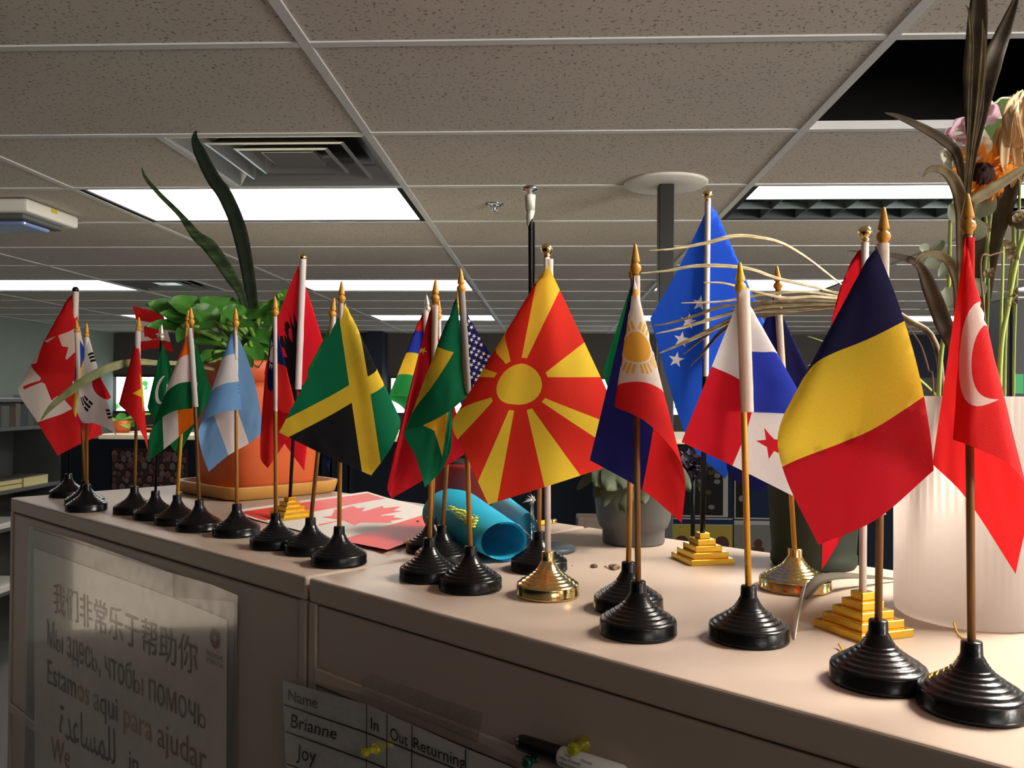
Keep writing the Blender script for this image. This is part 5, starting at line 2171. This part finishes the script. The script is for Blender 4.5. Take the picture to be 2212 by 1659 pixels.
# ------------------------------------------------------------------ white vase with dried bouquet
pv = tab(2092, 1364)
hh = Vector((pv.x, pv.y, 0)).normalized()
pv = Vector((pv.x, pv.y, TZ)) + hh * .0585
t = root('white_vase', pv, 'white ribbed cylinder vase holding the dried bouquet at right', 'vase')
mb = MB()
n = 240
vh = CZ - TZ + .0005
rings = [(.0545, 0.0), (.0575, .002), (.0585, .006), (.0585, .09), (.0595, .10), (.0605, vh - .001), (.0603, vh)]
vs, fs = [], []
for r, z in rings:
    for k in range(n):
        a = 2 * PI * k / n
        q = r + (.0008 * math.cos(a * 60) if (z > .095 and r > .059) else 0)
        vs.append(pv + Vector((q * math.cos(a), q * math.sin(a), z)))
for i in range(len(rings) - 1):
    for k in range(n):
        fs.append((i * n + k, i * n + (k + 1) % n, (i + 1) * n + (k + 1) % n, (i + 1) * n + k))
fs.append(tuple(range(n - 1, -1, -1)))
mb.add(vs, fs, 0)
mb.build('body', M_['vase'], t)
Dv = dep(pv)
mouth = pv + Vector((0, 0, vh))
g = 'dried flowers and leaves in the white vase'
FV = (CAM - mouth).normalized()


def in_vase(x, y):
    """a stem foot inside the vase"""
    p = at(x, 1000, Dv)
    q = Vector((p.x - pv.x, p.y - pv.y, 0))
    if q.length > .04:
        q = q.normalized() * .04
    return Vector((pv.x + q.x, pv.y + q.y, TZ + .03 + .02 * random.random()))


def stemmed(pts, wpx, M, name='stem', parent=None, D=None, n=5):
    D = D or Dv
    p3 = [in_vase(pts[0][0], pts[0][1])] + [at(x, y, D - dz) for x, y, dz in pts]
    p3 = smooth_path(p3, n)
    mb = MB()
    mb.tube(p3, lerps([q * D / F / 2 for q in wpx], len(p3)), 10)
    return mb.build(name, M, parent)


def vleaf(pts, wpx, M, label, root_in=True, fold=.35, face=None):
    tt = root('dried_leaf', pv + Vector((0, 0, .02)), label, 'dried leaf', g)
    p3 = ([in_vase(pts[0][0], pts[0][1])] if root_in else []) + [at(x, y, Dv - dz) for x, y, dz in pts]
    p3 = smooth_path(p3, 6)
    mb = MB()
    mb.strap(p3, lerps([q * Dv / F / 2 for q in wpx], len(p3)), face or FV, fold)
    mb.build('blade', M, tt)
    return tt


vleaf([(2085, 820, .02), (2084, 620, .02), (2080, 480, .03), (2090, 390, .03), (2096, 330, .03), (2103, 250, .03), (2105, 150, .02), (2112, 40, .01), (2116, -40, 0)], [8, 6, 6, 6, 7, 9, 34, 44, 38, 24], M_['drydark'], 'long upright dried leaf with its tip above the picture, left of the pair')
vleaf([(2100, 800, .02), (2096, 600, .02), (2094, 420, .022), (2106, 330, .022), (2116, 260, .022), (2138, 150, .022), (2168, 70, .01), (2198, -10, .01)], [6, 6, 6, 6, 10, 26, 42, 30, 8], M_['drydark'], 'upright dried leaf leaning right at the top edge')
vleaf([(2070, 830, .03), (2064, 760, .03), (2035, 690, .03), (2008, 620, .03), (1985, 573, .03), (1945, 555, .03), (1890, 548, .03), (1830, 541, .03)], [6, 16, 28, 34, 30, 16, 12, 7, 1], M_['drydark'], 'arching dried leaf reaching left across the navy flag tip')
vleaf([(2075, 830, .035), (2072, 700, .035), (2068, 610, .035), (2045, 560, .035), (2010, 548, .035), (1986, 556, .035), (1976, 578, .035)], [5, 12, 18, 20, 18, 14, 10, 1], M_['dry'], 'short arching dried leaf with a pale hooked tip')
vleaf([(2078, 800, .03), (2080, 600, .03), (2080, 430, .03), (2070, 340, .03), (2040, 305, .03), (1990, 275, .03), (1940, 252, .03), (1912, 244, .03)], [6, 8, 10, 12, 18, 20, 16, 10, 2], M_['drydark'], 'dried leaf pointing left below the dark ceiling opening')
vleaf([(2076, 800, .04), (2078, 520, .04), (2076, 440, .04), (2060, 390, .04), (2036, 368, .04), (2010, 366, .04), (1992, 382, .04)], [6, 10, 22, 26, 24, 18, 12, 1], M_['dry'], 'curled dried leaf left of the orange flower')
vleaf([(2088, 820, -.01), (2110, 640, -.01), (2128, 540, -.01), (2160, 450, -.01), (2186, 380, -.01), (2215, 290, -.01)], [20, 44, 56, 58, 52, 44, 30], M_['drydark'], 'broad blackish dried blade running up to the right edge')
vleaf([(2100, 520, .05), (2094, 446, .05), (2130, 418, .05), (2170, 392, .05), (2214, 362, .05)], [4, 10, 20, 22, 20, 14], M_['dry'], 'folded dried leaf crossing below the orange flower', root_in=True)

vleaf([(2092, 800, .03), (2090, 560, .03), (2092, 420, .034), (2100, 330, .034), (2112, 240, .034), (2120, 160, .034), (2124, 90, .03), (2122, 40, .03)], [3, 4, 4, 5, 6, 9, 12, 8, 1], M_['dry'], 'narrow pale dried strip lying along the upright leaves')
vleaf([(2084, 800, .035), (2084, 560, .035), (2084, 420, .036), (2090, 320, .036), (2095, 200, .036), (2098, 90, .03), (2094, 30, .03), (2086, 10, .03)], [3, 4, 4, 4, 5, 8, 9, 5, 1], M_['dry'], 'thin dried strip along the left edge of the upright leaves')

# flower heads
t = root('orange_flower', pv + Vector((0, 0, .021)), 'dried orange daisy with a dark centre', 'flower', g)
c0 = at(2122, 378, Dv - .012)
stemmed([(2130, 800, 0), (2135, 600, 0), (2128, 440, .0), (2126, 400, .0)], [6, 6, 6, 6], M_['stemdark'], parent=t)
fx, fy = RT, UP
for k in range(26):
    a = 2 * PI * k / 26 + random.uniform(-.08, .08)
    d = fx * math.cos(a) + fy * math.sin(a)
    ln_ = random.uniform(.025, .034) * (1.05 if math.sin(a) > -.2 else .8)
    mb = MB()
    mb.blade(c0 + d * .006, c0 + d * ln_ + FV * random.uniform(-.002, .010), .0058, (FV + d * .3).normalized(), cup=.5, droop=.12, wav=.2, nl=8, nw=4)
    mb.build('petal', M_['petal'], t)
mb = MB()
mb.sphere(c0 + FV * .004, .0092, 0, 12, (1, .7, 1))
for v in mb.v:
    v += Vector((noise.noise(v * 500), noise.noise(v * 500 + Vector((4, 4, 4))), noise.noise(v * 500 + Vector((8, 1, 0))))) * .0028
mb.build('flower_centre', M_['centre'], t)

t = root('pale_blossom', pv + Vector((0, 0, .022)), 'white and pink blossom above the orange daisy', 'flower', g)
stemmed([(2100, 800, -.02), (2104, 500, -.02), (2090, 330, -.02)], [5, 5, 5], M_['stem'], parent=t)
for k, (x, y, s_, mm) in enumerate(((2090, 290, 1.4, 'pink'), (2078, 300, 1.2, 'pink'), (2076, 312, 1.2, 'ivory'), (2092, 310, 1.4, 'ivory'), (2084, 325, 1.3, 'pink'), (2064, 292, .7, 'pink'), (2130, 236, .9, 'pink'), (2136, 248, 1.0, 'pink'), (2088, 276, .9, 'pink'), (2072, 336, 1.2, 'ivory'), (2100, 332, 1.2, 'ivory'), (2062, 330, .9, 'ivory'), (2110, 300, 1.0, 'ivory'), (2118, 322, 1.1, 'ivory'))):
    c1 = at(x - 4 - (6 if x < 2110 else 0), y, Dv - .012)
    s_ *= 1.35
    d = (RT * math.cos(k * 1.3) + UP * math.sin(k * 1.3))
    mb = MB()
    mb.blade(c1 - d * .007 * s_, c1 + d * .008 * s_, .0065 * s_, FV, cup=.5, droop=.1, wav=.2, nl=8, nw=4)
    mb.build('petal', M_[mm], t)

t = root('broad_leaf', pv + Vector((0, 0, .023)), 'broad flat green leaf with a pale rim behind the bouquet', 'leaf', g)
stemmed([(2160, 800, -.03), (2166, 500, -.03), (2140, 330, -.03)], [6, 6, 5], M_['stem'], parent=t)
mb = MB()
mb.blade(at(2128, 328, Dv + .03), at(2196, 205, Dv + .03), 48 * Dv / F, FV, cup=.08, droop=.02, shape=.9)
lf = mb.build('blade', M_['bigleaf'], t)
mb = MB()
mb.tube(smooth_path([at(x, y, Dv + .026) for x, y in ((2128, 230), (2150, 222), (2164, 212), (2190, 214))], 5), .0009, 6)
mb.tube(smooth_path([at(x, y, Dv + .026) for x, y in ((2124, 274), (2146, 258), (2172, 254))], 5), .0009, 6)
mb.build('vein', M_['vein'], lf)

t = root('withered_husk', pv + Vector((0, 0, .024)), 'ragged beige withered bloom hanging at the right edge', 'flower', g)
stemmed([(2190, 800, 0), (2200, 500, 0), (2205, 300, 0), (2206, 210, .0)], [6, 6, 6, 6], M_['stemdark'], parent=t)
for k in range(34):
    x0 = 2206 + random.uniform(-22, 14)
    y0 = 205 + random.uniform(-10, 60)
    ln_ = random.uniform(70, 150)
    dx = random.uniform(-42, 12)
    dz = random.uniform(-.01, .02)
    p3 = smooth_path([at(x0, y0, Dv - dz), at(x0 + dx * .6 - 6, y0 + ln_ * .4, Dv - dz - .006), at(x0 + dx, y0 + ln_ * .8, Dv - dz - .004), at(x0 + dx + random.uniform(-8, 8), y0 + ln_, Dv - dz)], 4)
    mb = MB()
    mb.strap(p3, lerps([.002, .004, .0036, .0008], len(p3)), (FV + RT * random.uniform(-.6, .6)).normalized(), .5)
    mb.build('petal', M_['cornhusk'], t)

# green stems and eucalyptus
t = root('eucalyptus_sprig', pv + Vector((0, 0, .025)), 'eucalyptus sprig with rounded grey-green leaves left of the crescent flag', 'sprig', g)
stemmed([(2074, 830, .01), (2060, 640, .01), (2042, 590, .01), (2030, 560, .01), (2012, 545, .01)], [3, 3, 3, 3, 2], M_['twig'], parent=t)
for (b, e, w) in (((2011, 542), (1984, 534), 13), ((2012, 543), (2040, 520), 14), ((2030, 556), (1998, 580), 15), ((2060, 560), (2028, 600), 14), ((2062, 660), (2042, 620), 26), ((2070, 480), (2052, 440), 14), ((2072, 470), (2070, 420), 16), ((2104, 470), (2140, 410), 30), ((2110, 520), (2104, 470), 22), ((2118, 640), (2108, 600), 16), ((2070, 350), (2056, 340), 22)):
    mb = MB()
    p0, p1 = at(*b, Dv - .012), at(*e, Dv - .014)
    mb.blade(p0, p1, w * Dv / F, (FV + UP * .3).normalized(), cup=.2, droop=.05, shape=.75)
    mb.build('leaf', M_['euc'], t)
for k, (pts, w, mm, lab) in enumerate((([(2028, 848, .01), (2042, 700, .01), (2050, 600, .01), (2052, 500, .01), (2056, 440, .01)], [9, 9, 9, 8, 7], 'stem', 'pale green stem standing at the left rim of the vase'),
                                      ([(2160, 800, .01), (2178, 660, .01), (2196, 560, .01), (2214, 500, .01)], [9, 10, 10, 10], 'stem', 'pale green stem leaning to the right edge'),
                                      ([(2170, 800, .0), (2178, 640, .0), (2190, 540, .0), (2188, 480, .0)], [8, 8, 8, 8], 'stemdark', 'olive stem below the dark seed head'),
                                      ([(2120, 800, .0), (2126, 600, .0), (2136, 500, .0), (2144, 430, .0)], [8, 8, 8, 6], 'stemdark', 'olive stem right of the crescent flag tip'),
                                      ([(2130, 760, .02), (2118, 570, .02), (2140, 552, .02), (2168, 544, .02)], [3, 4, 4, 3], 'twig', 'thin brown twig crossing the blackish blade'),
                                      ([(2016, 846, .03), (2006, 800, .03), (1990, 748, .03), (1968, 714, .03), (1955, 700, .03)], [4, 4, 4, 3, 2], 'twig', 'thin brown twig beside the yellow band of the big flag'))):
    tt = root('dried_reed', pv + Vector((0, 0, .026)), lab, 'stem', g)
    stemmed(pts, w, M_[mm], parent=tt)
    if k == 2:
        mb = MB()
        mb.sphere(at(2206, 474, Dv), .0105, 0, 10, (1, 1, .8))
        mb.build('seed_head', M_['drydark'], tt)
    if k in (1, 2, 3):
        for q in range(3):
            mb = MB()
            b = pts[1 + q % 3]
            mb.blade(at(b[0], b[1], Dv - .01), at(b[0] + (-1) ** q * 22, b[1] - 20, Dv - .012), .004, FV, cup=.6, droop=.3, wav=.5)
            mb.build('bract', M_['dry'], tt)

# dry palm frond reaching left
tp = root('palm_frond', pv + Vector((0, 0, .027)), 'dry palm frond fanning left across the blue starred flag', 'palm frond', g)
Df = .80
PF = [([(1850, 640, 0), (1805, 606, 0), (1745, 560, 0), (1690, 528, 0), (1640, 516, 0), (1585, 513, 0), (1530, 526, 0), (1460, 538, 0), (1402, 541, 0)], [5, 6, 8, 11, 14, 15, 12, 7, 2], 'palm'),
      ([(1850, 646, 0), (1760, 622, 0), (1680, 604, 0), (1620, 584, 0), (1560, 577, 0), (1500, 577, 0), (1440, 586, 0), (1385, 590, 0)], [6, 9, 12, 13, 14, 12, 7, 2], 'palm'),
      ([(1850, 650, .004), (1760, 642, .004), (1690, 645, .004), (1610, 625, .004), (1560, 612, .004), (1520, 610, .004)], [6, 9, 10, 9, 6, 1], 'palm'),
      ([(1850, 654, .002), (1740, 652, .002), (1650, 656, .002), (1560, 664, .002), (1500, 684, .002), (1440, 700, .002), (1412, 702, .002)], [7, 12, 12, 10, 8, 5, 1], 'palmdark'),
      ([(1850, 656, .003), (1720, 660, .003), (1620, 668, .003), (1540, 690, .003), (1470, 710, .003), (1418, 720, .003)], [7, 12, 12, 10, 7, 1], 'palm'),
      ([(1850, 658, .001), (1720, 672, .001), (1620, 676, .001), (1560, 704, .001), (1490, 736, .001), (1424, 763, .001)], [8, 14, 16, 15, 10, 1], 'palm'),
      ([(1850, 660, -.002), (1700, 676, -.002), (1610, 690, -.002), (1560, 716, -.002), (1520, 760, -.002), (1492, 790, -.002)], [8, 12, 12, 9, 5, 1], 'palmdark'),
      ([(1850, 662, -.001), (1690, 662, -.001), (1580, 690, -.001), (1520, 730, -.001), (1476, 765, -.001)], [7, 10, 9, 6, 1], 'palmdark'),
      ([(1850, 650, -.003), (1740, 632, -.003), (1640, 640, -.003), (1560, 652, -.003), (1472, 654, -.003)], [6, 10, 9, 6, 1], 'palm'),
      ([(1850, 664, -.003), (1780, 670, -.003), (1700, 676, -.003), (1640, 684, -.003), (1580, 668, -.003)], [10, 14, 14, 10, 2], 'palmdark')]
for pts, w, mm in PF:
    strap_px('leaflet', pts, w, Df, M_[mm], tp, fold=.6, face=(UP * .8 - FW * .6).normalized())
mb = MB()
mb.tube(smooth_path([at(1830, 652, Df), at(1880, 660, Df - .01), at(1960, 690, Df - .015), at(2030, 780, Df - .03), in_vase(2040, 850)], 6), .0028, 10)
mb.build('stalk', M_['palmdark'], tp)
for (pts, w, l) in (([(1860, 770, 0), (1800, 745, 0), (1745, 726, 0)], [4, 4, 1], 'thin pale blade tip beside the navy flag'), ([(1850, 760, 0), (1790, 772, 0), (1746, 790, 0)], [4, 4, 1], 'thin pale blade tip lower beside the navy flag')):
    tt = root('dried_leaf', pv + Vector((0, 0, .028)), l, 'dried leaf', g)
    strap_px('blade', [(2030, 860, .0), (1960, 800, 0)] + pts, [4, 4] + w, Df, M_['stem'], tp if False else tt, fold=.4)

# black box at the right edge
p0 = at(2183, 640, .98)
t = root('black_device', (p0.x + .06, p0.y + .03, 0), 'tall black upright box with a green light at the right edge', 'device')
mb = MB()
mb.box((p0.x, p0.y, 0), (p0.x + .12, p0.y + .06, p0.z), bev=.003)
mb.build('body', M_['blackbox'], t)
mb = MB()
q0_, q1_ = at(2190, 808, .98), at(2207, 850, .98)
mb.box((q0_.x, p0.y - .002, q1_.z), (q1_.x, p0.y - .0002, q0_.z))
mb.build('indicator', M_['greenled'], t)
